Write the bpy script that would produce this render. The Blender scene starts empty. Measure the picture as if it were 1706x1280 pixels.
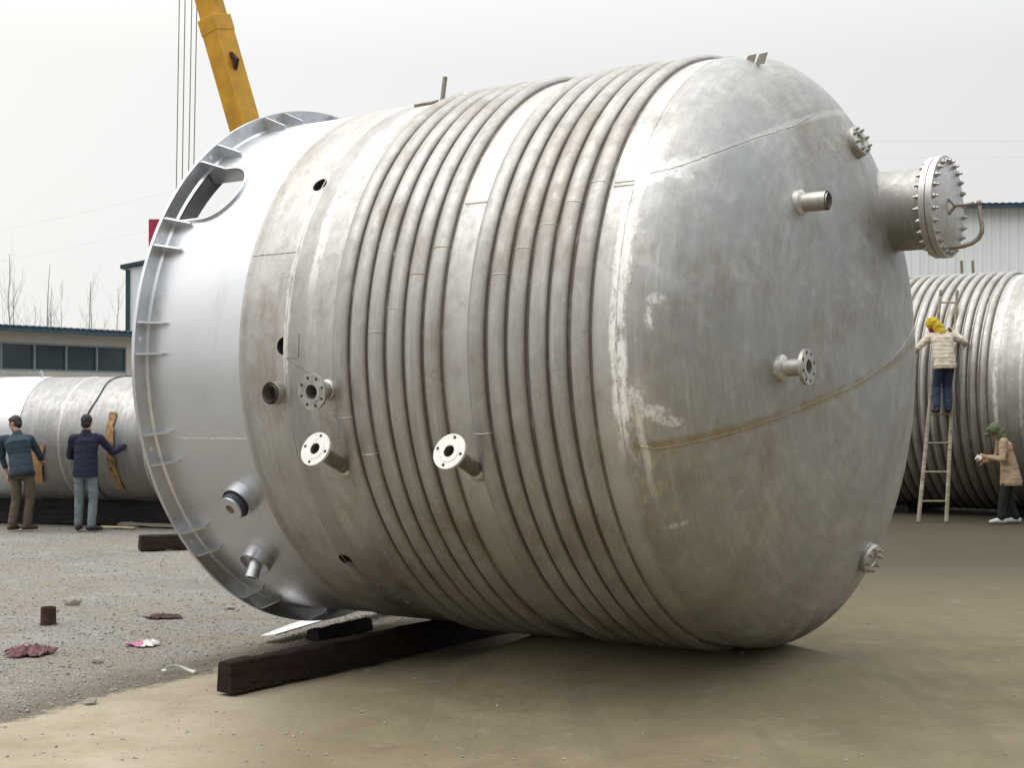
import bpy, bmesh, math, random
from mathutils import Vector, Matrix, noise
R_ = math.radians
PI = math.pi
sc = bpy.context.scene
COL = sc.collection

# ------------------------------------------------------------------ camera, sky, sun, exposure
cam_d = bpy.data.cameras.new('camera'); cam = bpy.data.objects.new('camera', cam_d); COL.objects.link(cam)
cam.location = (0, 0, 1.9)
cam.rotation_euler = (PI/2 + 0.0133, 0, 0)
cam_d.sensor_width = 36.0
cam_d.lens = 36.0*2496.2/1706.0
cam_d.clip_start = 0.1; cam_d.clip_end = 6000
sc.camera = cam

SUN_EL, SUN_AZ = R_(60), R_(262)      # azimuth clockwise from +Y: high on the left
world = bpy.data.worlds.new('World'); sc.world = world; world.use_nodes = True
wn = world.node_tree; wn.nodes.clear()
def wnode(t, **k):
    n = wn.nodes.new(t)
    for a, b in k.items(): setattr(n, a, b)
    return n
sky = wnode('ShaderNodeTexSky', sky_type='NISHITA', sun_disc=False, sun_elevation=SUN_EL, sun_rotation=SUN_AZ)
sky.air_density = 1.0; sky.dust_density = 6.0; sky.ozone_density = 1.0
hs = wnode('ShaderNodeHueSaturation'); hs.inputs['Saturation'].default_value = 0.10; hs.inputs['Value'].default_value = 1.0
geo = wnode('ShaderNodeNewGeometry')
sep = wnode('ShaderNodeSeparateXYZ')
ramp = wnode('ShaderNodeValToRGB')           # overcast veil: paler low down, a little darker and bluer to the right
mul = wnode('ShaderNodeVectorMath', operation='SCALE'); mul.inputs['Scale'].default_value = 10.0
mixw = wnode('ShaderNodeMix', data_type='RGBA'); mixw.inputs[0].default_value = 0.88
dot = wnode('ShaderNodeVectorMath', operation='DOT_PRODUCT'); dot.inputs[1].default_value = (-0.75, 0.15, 0.42)
mr = wnode('ShaderNodeMapRange'); mr.inputs[1].default_value = -0.5; mr.inputs[2].default_value = 0.55
nz = wnode('ShaderNodeTexNoise'); nz.inputs['Scale'].default_value = 2.2; nz.inputs['Detail'].default_value = 3
tc = wnode('ShaderNodeTexCoord')
addn = wnode('ShaderNodeMath', operation='MULTIPLY_ADD'); addn.inputs[1].default_value = 0.10; addn.inputs[2].default_value = -0.05
sumn = wnode('ShaderNodeMath', operation='ADD')
bg = wnode('ShaderNodeBackground'); bg.inputs['Strength'].default_value = 0.1
outw = wnode('ShaderNodeOutputWorld')
L = wn.links.new
L(tc.outputs['Generated'], dot.inputs[0]); L(tc.outputs['Generated'], nz.inputs['Vector'])
L(dot.outputs['Value'], mr.inputs[0]); L(nz.outputs['Fac'], addn.inputs[0])
L(mr.outputs[0], sumn.inputs[0]); L(addn.outputs[0], sumn.inputs[1]); L(sumn.outputs[0], ramp.inputs[0])
e = ramp.color_ramp.elements
e[0].position = 0.0; e[0].color = (0.60, 0.645, 0.68, 1)
e[1].position = 1.0; e[1].color = (1.04, 1.03, 1.005, 1)
m_ = ramp.color_ramp.elements.new(0.5); m_.color = (0.86, 0.87, 0.87, 1)
zs = wnode('ShaderNodeSeparateXYZ'); L(tc.outputs['Generated'], zs.inputs[0])      # an overcast sky is brightest overhead
zr = wnode('ShaderNodeMapRange'); zr.inputs[1].default_value = 0.22; zr.inputs[2].default_value = 0.95; zr.inputs[3].default_value = 10.3; zr.inputs[4].default_value = 27.5
L(zs.outputs[2], zr.inputs[0])
# unseen low sky behind the photographer dimmed to darken the vessel's reflections
br = wnode('ShaderNodeMapRange', interpolation_type='SMOOTHSTEP'); br.inputs[1].default_value = 0.0; br.inputs[2].default_value = -0.75; br.inputs[3].default_value = 0.0; br.inputs[4].default_value = 0.62
bz = wnode('ShaderNodeMapRange', interpolation_type='SMOOTHSTEP'); bz.inputs[1].default_value = 0.70; bz.inputs[2].default_value = 0.20
bm1 = wnode('ShaderNodeMath', operation='MULTIPLY'); bm2 = wnode('ShaderNodeMath', operation='SUBTRACT'); bm2.inputs[0].default_value = 1.0; bm3 = wnode('ShaderNodeMath', operation='MULTIPLY')
L(zs.outputs[1], br.inputs[0]); L(zs.outputs[2], bz.inputs[0]); L(br.outputs[0], bm1.inputs[0]); L(bz.outputs[0], bm1.inputs[1]); L(bm1.outputs[0], bm2.inputs[1])
L(zr.outputs[0], bm3.inputs[0]); L(bm2.outputs[0], bm3.inputs[1]); L(bm3.outputs[0], mul.inputs['Scale'])
L(ramp.outputs[0], mul.inputs[0]); L(sky.outputs[0], hs.inputs['Color'])
L(hs.outputs[0], mixw.inputs[6]); L(mul.outputs[0], mixw.inputs[7]); L(mixw.outputs[2], bg.inputs['Color']); L(bg.outputs[0], outw.inputs[0])

sun_d = bpy.data.lights.new('sun', 'SUN'); sun = bpy.data.objects.new('sun', sun_d); COL.objects.link(sun)
sun_d.energy = 0.6; sun_d.angle = R_(30); sun_d.color = (1.0, 0.96, 0.90)
sd = Vector((math.sin(SUN_AZ)*math.cos(SUN_EL), math.cos(SUN_AZ)*math.cos(SUN_EL), math.sin(SUN_EL)))
sun.rotation_euler = sd.to_track_quat('Z', 'Y').to_euler()

sc.render.engine = 'CYCLES'
sc.view_settings.view_transform = 'Standard'; sc.view_settings.look = 'None'
sc.view_settings.exposure = 0.0; sc.view_settings.gamma = 1.0
sc.cycles.use_denoising = True
sc.cycles.max_bounces = 6; sc.cycles.diffuse_bounces = 3; sc.cycles.glossy_bounces = 4

# ------------------------------------------------------------------ materials
class NT:
    """small node-graph writer"""
    def __init__(s, name):
        s.m = bpy.data.materials.new(name); s.m.use_nodes = True
        s.t = s.m.node_tree; s.t.nodes.clear()
        s.out = s.n('ShaderNodeOutputMaterial'); s.b = s.n('ShaderNodeBsdfPrincipled')
        s.l(s.b.outputs[0], s.out.inputs[0])
    def n(s, t, **k):
        x = s.t.nodes.new(t)
        for a, b in k.items(): setattr(x, a, b)
        return x
    def l(s, a, b): s.t.links.new(a, b)
    def put(s, sock, v):
        if isinstance(v, (int, float)): sock.default_value = v
        elif isinstance(v, (tuple, list)): sock.default_value = tuple(v) + ((1,) if len(v) == 3 and sock.type == 'RGBA' else ())
        else: s.l(v, sock)
    def coord(s): return s.n('ShaderNodeTexCoord').outputs['Object']
    def xyz(s, v):
        x = s.n('ShaderNodeSeparateXYZ'); s.l(v, x.inputs[0]); return x.outputs
    def vec(s, a, b, c):
        x = s.n('ShaderNodeCombineXYZ')
        for i, q in enumerate((a, b, c)): s.put(x.inputs[i], q)
        return x.outputs[0]
    def math(s, op, a, b=0.0, c=0.0, clamp=False):
        x = s.n('ShaderNodeMath', operation=op, use_clamp=clamp)
        s.put(x.inputs[0], a); s.put(x.inputs[1], b); s.put(x.inputs[2], c); return x.outputs[0]
    def scale(s, v, sx, sy, sz):
        x = s.n('ShaderNodeVectorMath', operation='MULTIPLY'); s.l(v, x.inputs[0]); x.inputs[1].default_value = (sx, sy, sz); return x.outputs[0]
    def noise(s, v, scale, detail=4, rough=0.55, dist=0.0):
        x = s.n('ShaderNodeTexNoise'); s.l(v, x.inputs['Vector'])
        x.inputs['Scale'].default_value = scale; x.inputs['Detail'].default_value = detail
        x.inputs['Roughness'].default_value = rough; x.inputs['Distortion'].default_value = dist
        return x.outputs['Fac']
    def voro(s, v, scale, feat='F1'):
        x = s.n('ShaderNodeTexVoronoi', feature=feat); s.l(v, x.inputs['Vector']); x.inputs['Scale'].default_value = scale
        return x
    def step(s, v, a, b, lo=0.0, hi=1.0):
        x = s.n('ShaderNodeMapRange', interpolation_type='SMOOTHSTEP'); s.put(x.inputs[0], v)
        x.inputs[1].default_value = a; x.inputs[2].default_value = b; x.inputs[3].default_value = lo; x.inputs[4].default_value = hi
        return x.outputs[0]
    def lin(s, v, a, b, lo=0.0, hi=1.0):
        x = s.n('ShaderNodeMapRange'); s.put(x.inputs[0], v)
        x.inputs[1].default_value = a; x.inputs[2].default_value = b; x.inputs[3].default_value = lo; x.inputs[4].default_value = hi
        return x.outputs[0]
    def mix(s, f, a, b, mode='MIX'):
        x = s.n('ShaderNodeMix', data_type='RGBA', blend_type=mode)
        s.put(x.inputs[0], f); s.put(x.inputs[6], a); s.put(x.inputs[7], b); return x.outputs[2]
    def bump(s, h, strength, dist):
        x = s.n('ShaderNodeBump'); x.inputs['Strength'].default_value = strength; x.inputs['Distance'].default_value = dist
        s.l(h, x.inputs['Height']); s.l(x.outputs[0], s.b.inputs['Normal'])
    def set(s, color=None, rough=None, metal=None, **k):
        if color is not None: s.put(s.b.inputs['Base Color'], color)
        if rough is not None: s.put(s.b.inputs['Roughness'], rough)
        if metal is not None: s.put(s.b.inputs['Metallic'], metal)
        for a, b in k.items(): s.put(s.b.inputs[a.replace('_', ' ')], b)
        return s.m

TR, TST, TK, TQ = 2.01, 3.98, 0.7575, 2.19       # tank radius, head tangent, head depth, head roundness
TRF = 2.113

def simple(name, col, rough=0.6, metal=0.0, var=0.15, scale=12.0, bump=0.0):
    k = NT(name); c = k.coord(); f = k.noise(c, scale, 5, 0.6)
    lo = tuple(x*(1-var) for x in col); hi = tuple(min(1, x*(1+var)) for x in col)
    k.set(k.mix(k.lin(f, 0.3, 0.7), lo, hi), rough, metal)
    if bump: k.bump(f, bump, 0.01)
    return k.m

def steel(name, seam=None, dome=False, coil=False, base=(0.50, 0.49, 0.47), dirt=1.0):
    """mill-finish stainless: rolling streaks round the barrel, stains, pickled weld seams, brown dirt in the grooves"""
    k = NT(name); c = k.coord(); x, y, z = k.xyz(c)
    r = k.math('SQRT', k.math('ADD', k.math('MULTIPLY', y, y), k.math('MULTIPLY', z, z)))
    ang = k.math('ARCTAN2', z, k.math('MULTIPLY', y, -1.0))
    big = k.noise(c, 1.1, 5, 0.6, 0.4)
    mid = k.noise(c, 4.5, 6, 0.65, 0.2)
    streak = k.noise(k.scale(c, 22, 1.6, 1.6), 1.0, 5, 0.62)
    fine = k.noise(k.scale(c, 90, 6, 6), 1.0, 3, 0.6)
    grain = k.noise(c, 60, 4, 0.7)
    col = k.mix(k.lin(big, 0.3, 0.7), tuple(b*0.80 for b in base), base)
    col = k.mix(k.step(mid, 0.52, 0.72, 0, 0.45), col, (0.34, 0.33, 0.315))
    col = k.mix(k.step(streak, 0.50, 0.75, 0, 0.35), col, (0.70, 0.69, 0.67))
    col = k.mix(k.step(streak, 0.46, 0.28, 0, 0.40), col, (0.29, 0.28, 0.265))
    col = k.mix(k.lin(fine, 0.3, 0.7, 0.0, 0.18), col, (0.68, 0.67, 0.65))
    # brown handling dirt in broad patches of its own
    bd = k.math('MULTIPLY', k.step(k.noise(k.scale(c, 1.3, 0.9, 0.9), 1.4, 5, 0.65), 0.48, 0.68), 0.42*dirt)
    col = k.mix(bd, col, (0.24, 0.185, 0.13))
    blot = k.math('MULTIPLY', k.step(k.noise(k.scale(c, 3.2, 2.0, 2.0), 1.7, 6, 0.75, 0.5), 0.53, 0.66), 0.40)
    col = k.mix(blot, col, (0.56, 0.55, 0.53))
    spot = k.math('MULTIPLY', k.step(k.noise(k.scale(c, 6, 4.5, 4.5), 1.9, 5, 0.75, 0.3), 0.62, 0.70), 0.45)
    col = k.mix(spot, col, (0.25, 0.24, 0.225))
    mot = k.noise(k.scale(c, 1.4, 1.0, 1.0), 9, 6, 0.8, 0.6)
    col = k.mix(k.step(mot, 0.50, 0.70, 0, 0.17 if dome else 0.28), col, (0.25, 0.245, 0.235))
    col = k.mix(k.step(mot, 0.47, 0.32, 0, 0.14 if dome else 0.22), col, (0.58, 0.575, 0.56))
    arc = k.noise(k.vec(k.math('MULTIPLY', r, 60.0), k.math('MULTIPLY', ang, 2.4), k.math('MULTIPLY', x, 8.0)), 1.0, 5, 0.7)
    if dome:                                       # rings left by the grinder, round the axis of the head
        col = k.mix(k.step(arc, 0.50, 0.72, 0, 0.22), col, (0.60, 0.595, 0.58)); col = k.mix(k.step(arc, 0.46, 0.28, 0, 0.20), col, (0.25, 0.245, 0.235))
    scr = k.math('MULTIPLY', k.step(k.noise(k.scale(c, 5, 60, 14), 1.0, 3, 0.6, 0.8), 0.66, 0.72), 0.30)
    col = k.mix(scr, col, (0.66, 0.65, 0.63))
    if seam is not None and not dome:              # heat-tinted strip beside the first girth weld and a plain scoured strip between the coils
        wv = k.math('ADD', x, k.math('MULTIPLY', k.math('SUBTRACT', k.noise(k.scale(c, 2, 3, 3), 1.5, 5, 0.7), 0.5), 0.06))
        strip = k.math('MULTIPLY', k.step(wv, 1.41, 1.43), k.step(wv, 1.60, 1.54))
        col = k.mix(k.math('MULTIPLY', strip, 0.38), col, (0.27, 0.265, 0.26))
        strip2 = k.math('MULTIPLY', k.step(wv, 0.985, 1.0), k.step(wv, 1.06, 1.03))
        clean = k.math('MAXIMUM', k.math('MULTIPLY', k.step(wv, 2.70, 2.75), k.step(wv, 2.95, 2.91)), k.math('MULTIPLY', k.step(wv, 3.79, 3.83), k.step(wv, 3.97, 3.93)))
        col = k.mix(k.math('MULTIPLY', clean, k.lin(mid, 0.35, 0.65, 0.50, 0.22)), col, k.mix(mot, (0.66, 0.65, 0.64), (0.48, 0.475, 0.465)))
        col = k.mix(k.math('MULTIPLY', strip2, 0.30), col, (0.25, 0.235, 0.21))
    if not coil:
        contact_shade = k.step(k.noise(k.scale(c, 1.8, 1.5, 1.5), 1.6, 6, 0.72, 0.4), 0.42, 0.62)  # dark contact shadow painted into the steel along the underside
        contact_shade = k.math('MULTIPLY', contact_shade, k.math('MULTIPLY', k.math('MULTIPLY', k.step(ang, -1.0, -1.35), k.step(ang, -2.4, -2.0)), k.step(x, 4.50, 4.28)))
        col = k.mix(k.math('MULTIPLY', contact_shade, 0.75), col, (0.10, 0.078, 0.052))
    white = 0.0
    metal = k.lin(mid, 0.3, 0.7, 0.97, 0.84)
    if seam is not None:                                            # pickled (whitened) band along circumferential welds
        for (s0, w, a0, a1, amt) in seam:
            wob = k.math('MULTIPLY', k.math('SUBTRACT', k.noise(k.scale(c, 3, 5, 5), 1.3, 4, 0.7), 0.5), w*2.2)
            d = k.math('ABSOLUTE', k.math('ADD', k.math('SUBTRACT', x, s0), wob))
            mk = k.step(d, w, w*0.35)
            mk = k.math('MULTIPLY', mk, k.step(k.noise(k.scale(c, 16, 7, 7), 1.0, 5, 0.75), 0.36, 0.56))
            win = k.math('MULTIPLY', k.step(ang, a0-0.10, a0+0.12), k.step(ang, a1+0.10, a1-0.12))
            mk = k.math('MULTIPLY', k.math('MULTIPLY', mk, win), amt)
            white = k.math('MAXIMUM', white, mk)
    if dome:
        # chalky splashes low on the shoulder of the head and swirled polishing haze
        rag = k.math('SUBTRACT', k.noise(k.scale(c, 14, 11, 11), 1.0, 6, 0.78, 0.4), 0.5)
        chalk = k.step(k.noise(k.scale(c, 40, 18, 18), 1.0, 5, 0.8), 0.36, 0.60)
        for (s0, d0, ra, rb, sl, amt) in CHALK:        # (station, degrees, half size along, half size round, slant, strength)
            ds = k.math('SUBTRACT', x, s0); dt = k.math('MULTIPLY', k.math('SUBTRACT', ang, math.radians(d0)), 1.95)
            ds = k.math('SUBTRACT', ds, k.math('MULTIPLY', dt, sl))
            q = k.math('SQRT', k.math('ADD', k.math('POWER', k.math('DIVIDE', ds, ra), 2), k.math('POWER', k.math('DIVIDE', dt, rb), 2)))
            white = k.math('MAXIMUM', white, k.math('MULTIPLY', k.math('MULTIPLY', k.step(k.math('ADD', q, k.math('MULTIPLY', rag, 3.0)), 1.25, 0.55), chalk), amt))
        # weathered lines along the two plate seams
        yq = k.math('MULTIPLY', y, -1.0)
        zu = k.math('SUBTRACT', k.math('SUBTRACT', 1.592, k.math('MULTIPLY', yq, 0.2176)), k.math('MULTIPLY', k.math('MULTIPLY', yq, yq), 0.069))
        du = k.math('ABSOLUTE', k.math('ADD', k.math('SUBTRACT', z, zu), k.math('MULTIPLY', rag, 0.02)))
        col = k.mix(k.math('MULTIPLY', k.step(du, 0.030, 0.010), 0.30), col, (0.74, 0.73, 0.70))
        white = k.math('MAXIMUM', white, k.math('MULTIPLY', k.math('MULTIPLY', k.step(du, 0.075, 0.02), k.step(rag, -0.10, 0.06)), k.math('MULTIPLY', k.step(yq, 1.50, 1.72), 0.9)))
        zl = k.math('SUBTRACT', -0.18, k.math('MULTIPLY', yq, 0.221))
        dl = k.math('ADD', k.math('SUBTRACT', z, zl), k.math('MULTIPLY', rag, 0.07))
        al = k.math('ABSOLUTE', dl); on = k.step(yq, 2.0, 1.85)
        col = k.mix(k.math('MULTIPLY', k.math('MULTIPLY', k.step(al, 0.048, 0.008), on), 0.75), col, (0.30, 0.225, 0.12))
        col = k.mix(k.math('MULTIPLY', k.math('MULTIPLY', k.math('MULTIPLY', k.step(dl, -0.16, -0.02), k.step(dl, 0.02, -0.01)), k.step(k.noise(k.scale(c, 24, 24, 2.0), 1.0, 4, 0.7), 0.46, 0.66)), 0.45), col, (0.42, 0.35, 0.24))
        sw = k.noise(c, 2.3, 6, 0.7, 2.2)
        col = k.mix(k.step(sw, 0.45, 0.75, 0, 0.30), col, (0.62, 0.62, 0.61))
        # bluish-grey scour patch and a brown drip field under the seam
        scour = k.math('MULTIPLY', k.step(k.noise(c, 1.7, 4, 0.6, 0.8), 0.50, 0.60), 0.5)
        col = k.mix(scour, col, (0.36, 0.365, 0.37))
        drip = k.math('MULTIPLY', k.step(k.noise(k.scale(c, 26, 26, 2.2), 1.0, 4, 0.7), 0.52, 0.66),
                      k.math('MULTIPLY', k.step(k.math('ABSOLUTE', k.math('SUBTRACT', x, 4.10)), 0.17, 0.05),
                             k.math('MULTIPLY', k.step(ang, -0.66, -0.50), k.step(ang, -0.05, -0.22))))
        col = k.mix(k.math('MULTIPLY', drip, 0.65), col, (0.62, 0.52, 0.38))
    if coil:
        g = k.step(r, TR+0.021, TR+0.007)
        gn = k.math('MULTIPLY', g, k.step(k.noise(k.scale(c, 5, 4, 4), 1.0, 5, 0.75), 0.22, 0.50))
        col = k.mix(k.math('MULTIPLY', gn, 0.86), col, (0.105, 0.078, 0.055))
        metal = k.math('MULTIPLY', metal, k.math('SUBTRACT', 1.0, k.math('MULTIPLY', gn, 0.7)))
        sp = k.step(k.noise(k.scale(c, 12, 2.5, 2.5), 1.0, 5, 0.7), 0.66, 0.72)
        white = k.math('MAXIMUM', white, k.math('MULTIPLY', sp, 0.55))
    if not isinstance(white, float):
        col = k.mix(white, col, (0.88, 0.875, 0.85))
        metal = k.math('MULTIPLY', metal, k.math('SUBTRACT', 1.0, k.math('MULTIPLY', white, 0.85)))
    rough = k.math('ADD', k.math('MULTIPLY', k.math('SUBTRACT', mot, 0.5), 0.5), k.math('ADD', k.lin(mid, 0.3, 0.7, 0.44, 0.56), k.math('MULTIPLY', fine, 0.08)))
    k.set(col, rough, metal)
    h = k.math('ADD', k.math('MULTIPLY', big, 1.0), k.math('ADD', k.math('MULTIPLY', grain, 0.05), k.math('MULTIPLY', streak, 0.10)))
    k.bump(h, 0.35, 0.02)
    return k.m

def silver(name):
    k = NT(name); c = k.coord()
    big = k.noise(c, 1.6, 4, 0.6); fine = k.noise(k.scale(c, 3, 1, 1), 30, 4, 0.7); mist = k.noise(c, 5, 6, 0.75, 0.5)
    col = k.mix(k.lin(big, 0.3, 0.7), (0.60, 0.62, 0.65), (0.68, 0.695, 0.72))
    col = k.mix(k.step(mist, 0.60, 0.75, 0, 0.35), col, (0.52, 0.53, 0.54))
    x, y, z = k.xyz(c)
    drip = k.noise(k.scale(c, 9, 9, 0.9), 1.0, 5, 0.7)
    col = k.mix(k.step(drip, 0.55, 0.72, 0, 0.22), col, (0.40, 0.395, 0.385))
    scuff = k.math('MULTIPLY', k.step(k.noise(k.scale(c, 4, 16, 5), 1.3, 5, 0.75, 0.8), 0.63, 0.70), 0.40)
    col = k.mix(scuff, col, (0.34, 0.335, 0.33))
    dust = k.math('MULTIPLY', k.step(k.noise(c, 2.4, 6, 0.75), 0.5, 0.7), k.math('MULTIPLY', k.step(x, 0.30, 0.02), 0.45))
    col = k.mix(dust, col, (0.36, 0.33, 0.29))
    k.set(col, k.lin(mist, 0.3, 0.7, 0.28, 0.40), 0.88)
    k.bump(k.math('ADD', big, k.math('MULTIPLY', fine, 0.03)), 0.15, 0.02)
    return k.m

CHALK = [(4.01, 29.2, 0.12, 0.035, 0.0, 0.95), (4.03, 31.5, 0.05, 0.16, 0.15, 0.95), (4.17, 31.3, 0.10, 0.05, 0.0, 0.85), (4.165, 4.0, 0.020, 0.085, 0.0, 0.8), (4.19, 7.2, 0.05, 0.03, 0.3, 0.6),
         (4.07, -10.0, 0.05, 0.12, 0.0, 0.75), (4.15, -11.6, 0.09, 0.05, -0.9, 0.75), (4.22, -13.4, 0.06, 0.05, -0.9, 0.65), (4.17, -33.0, 0.08, 0.02, 0.0, 0.6), (4.00, 15.0, 0.05, 0.35, 0.04, 0.85)]
M = {}
SEAM_SHELL = [(1.40, 0.03, -0.15, 1.5, 0.55), (1.60, 0.05, 0.25, 0.80, 0.75), (1.66, 0.06, 0.8, 1.5, 0.8), (3.955, 0.035, -0.30, 0.62, 0.95)]
M['shell'] = steel('shell_steel', SEAM_SHELL)
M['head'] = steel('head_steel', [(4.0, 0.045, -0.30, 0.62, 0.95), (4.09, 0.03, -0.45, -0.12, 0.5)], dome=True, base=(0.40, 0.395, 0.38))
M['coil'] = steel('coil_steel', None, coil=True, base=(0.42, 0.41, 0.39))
M['neck'] = steel('neck_steel', None, base=(0.36, 0.355, 0.34), dirt=0.6)
M['silver'] = silver('silver_paint')
M['machined'] = simple('machined_steel', (0.52, 0.515, 0.50), 0.42, 0.7, 0.14, 18)
k = NT('flange_face'); c_ = k.coord(); f1 = k.noise(c_, 22, 6, 0.75); f2 = k.noise(c_, 90, 4, 0.7)
k.set(k.mix(k.math('MULTIPLY', k.step(f1, 0.54, 0.68), 0.55), k.mix(f2, (0.66, 0.65, 0.62), (0.84, 0.83, 0.80)), (0.42, 0.34, 0.24)), 0.55, 0.1); M['whiteface'] = k.m
M['pipe'] = simple('pipe_steel', (0.46, 0.445, 0.415), 0.48, 0.85, 0.28, 12, 0.1)
M['pipe_grimy'] = simple('grimy_pipe_steel', (0.30, 0.27, 0.23), 0.5, 0.8, 0.3, 14, 0.1)
M['bolt'] = simple('zinc_bolt', (0.42, 0.41, 0.39), 0.4, 0.9, 0.3, 60)
M['dark'] = simple('dark_bore_shade', (0.03, 0.028, 0.025), 0.8, 0.0, 0.3, 20)
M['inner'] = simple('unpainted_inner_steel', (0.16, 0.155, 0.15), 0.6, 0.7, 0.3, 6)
M['weldrust'] = simple('rusty_weld', (0.42, 0.31, 0.17), 0.7, 0.3, 0.35, 25, 0.3)
M['weld'] = simple('clean_weld', (0.56, 0.55, 0.525), 0.45, 0.7, 0.25, 40, 0.3)
M['tape'] = simple('dark_rubber', (0.035, 0.045, 0.06), 0.5, 0.0, 0.3, 30)
M['sightgreen'] = simple('green_glass_gasket', (0.16, 0.22, 0.12), 0.3, 0.1, 0.4, 50)

# ------------------------------------------------------------------ mesh helpers
class MB:
    def __init__(s): s.v = []; s.f = []; s.mi = []; s.cur = 0
    def add(s, vs, fs):
        o = len(s.v); s.v += [tuple(v) for v in vs]
        s.f += [tuple(i+o for i in f) for f in fs]; s.mi += [s.cur]*len(fs); return s
    def box(s, c, d, m=None):
        x, y, z = (q/2 for q in d)
        vs = [Vector((i*x, j*y, k*z)) for i in (-1, 1) for j in (-1, 1) for k in (-1, 1)]
        if m is not None: vs = [m @ v for v in vs]
        vs = [v + Vector(c) for v in vs]
        return s.add(vs, [(0, 1, 3, 2), (4, 6, 7, 5), (0, 4, 5, 1), (2, 3, 7, 6), (0, 2, 6, 4), (1, 5, 7, 3)])
    def tube(s, pts, rad, n=12, cap=True, side=None, closed=False):
        """sweep; rad: number, list of numbers or list of (rx, ry)"""
        pts = [Vector(p) for p in pts]; N = len(pts)
        rad = [rad]*N if isinstance(rad, (int, float)) else rad
        rad = [(q, q) if isinstance(q, (int, float)) else q for q in rad]
        vs = []; prev = None
        for i, p in enumerate(pts):
            t = (pts[min(i+1, N-1)] - pts[max(i-1, 0)]).normalized() if not closed else (pts[(i+1) % N]-pts[i-1]).normalized()
            if side is not None: a = Vector(side)
            elif prev is not None: a = prev
            else: a = Vector((0, 0, 1)) if abs(t.z) < 0.9 else Vector((1, 0, 0))
            a = (a - t*a.dot(t)).normalized(); b = t.cross(a); prev = a
            for j in range(n):
                th = 2*PI*j/n
                vs.append(p + a*math.cos(th)*rad[i][0] + b*math.sin(th)*rad[i][1])
        fs = []
        for i in range(N if closed else N-1):
            i2 = (i+1) % N
            for j in range(n):
                j2 = (j+1) % n
                fs.append((i*n+j, i*n+j2, i2*n+j2, i2*n+j))
        if cap and not closed:
            fs.append(tuple(range(n-1, -1, -1))); fs.append(tuple((N-1)*n+j for j in range(n)))
        return s.add(vs, fs)
    def lathe(s, prof, n=64, o=(0, 0, 0), ax=(1, 0, 0), closed=False):
        """revolve (h, r) profile about axis through o"""
        o = Vector(o); ax = Vector(ax).normalized()
        a = Vector((0, 0, 1)) if abs(ax.z) < 0.9 else Vector((1, 0, 0))
        a = (a-ax*a.dot(ax)).normalized(); b = ax.cross(a)
        vs = []
        for h, r in prof:
            for j in range(n):
                th = 2*PI*j/n
                vs.append(o+ax*h+a*math.cos(th)*r+b*math.sin(th)*r)
        P = len(prof); fs = []
        for i in range(P if closed else P-1):
            i2 = (i+1) % P
            for j in range(n):
                j2 = (j+1) % n
                fs.append((i*n+j, i*n+j2, i2*n+j2, i2*n+j))
        return s.add(vs, fs)
    def ball(s, c, r, n=10, m=None):
        vs = []; fs = []
        rr = r if isinstance(r, (tuple, list)) else (r, r, r)
        K = n//2+1
        for i in range(K+1):
            ph = PI*i/K
            for j in range(n):
                th = 2*PI*j/n
                q = Vector((rr[0]*math.sin(ph)*math.cos(th), rr[1]*math.sin(ph)*math.sin(th), rr[2]*math.cos(ph)))
                if m is not None: q = m @ q
                vs.append(q+Vector(c))
        for i in range(K):
            for j in range(n):
                j2 = (j+1) % n; fs.append((i*n+j, (i+1)*n+j, (i+1)*n+j2, i*n+j2))
        return s.add(vs, fs)
    def mesh(s, name, mats, smooth=None, weld=0.0):
        me = bpy.data.meshes.new(name); me.from_pydata(s.v, [], s.f)
        for m in (mats if isinstance(mats, (list, tuple)) else [mats]): me.materials.append(m)
        if s.cur or any(s.mi): me.polygons.foreach_set('material_index', s.mi)
        bm = bmesh.new(); bm.from_mesh(me)
        bmesh.ops.remove_doubles(bm, verts=bm.verts, dist=weld or 1e-5)
        bmesh.ops.recalc_face_normals(bm, faces=bm.faces)
        bm.to_mesh(me); bm.free()
        if smooth is not None:
            me.polygons.foreach_set('use_smooth', [True]*len(me.polygons))
            if smooth < 180: me.set_sharp_from_angle(angle=R_(smooth))
        me.update(); return me
    def build(s, name, mats, parent=None, smooth=35, weld=0.0, bevel=0.0, loc=None):
        o = bpy.data.objects.new(name, s.mesh(name, mats, smooth, weld)); COL.objects.link(o)
        if parent is not None: o.parent = parent
        if loc is not None: o.location = loc
        if bevel:
            b = o.modifiers.new('bevel', 'BEVEL'); b.width = bevel; b.segments = 2; b.limit_method = 'ANGLE'; b.angle_limit = R_(40)
        return o

def tag(o, label=None, cat=None, group=None, kind=None):
    if label: o['label'] = label
    if cat: o['category'] = cat
    if group: o['group'] = group
    if kind: o['kind'] = kind
    return o
def empty(name, loc=(0, 0, 0), rz=0.0, label=None, cat=None, group=None):
    o = bpy.data.objects.new(name, None); COL.objects.link(o); o.location = loc; o.rotation_euler = (0, 0, rz)
    o.empty_display_size = 0.2
    return tag(o, label, cat, group)

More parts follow.
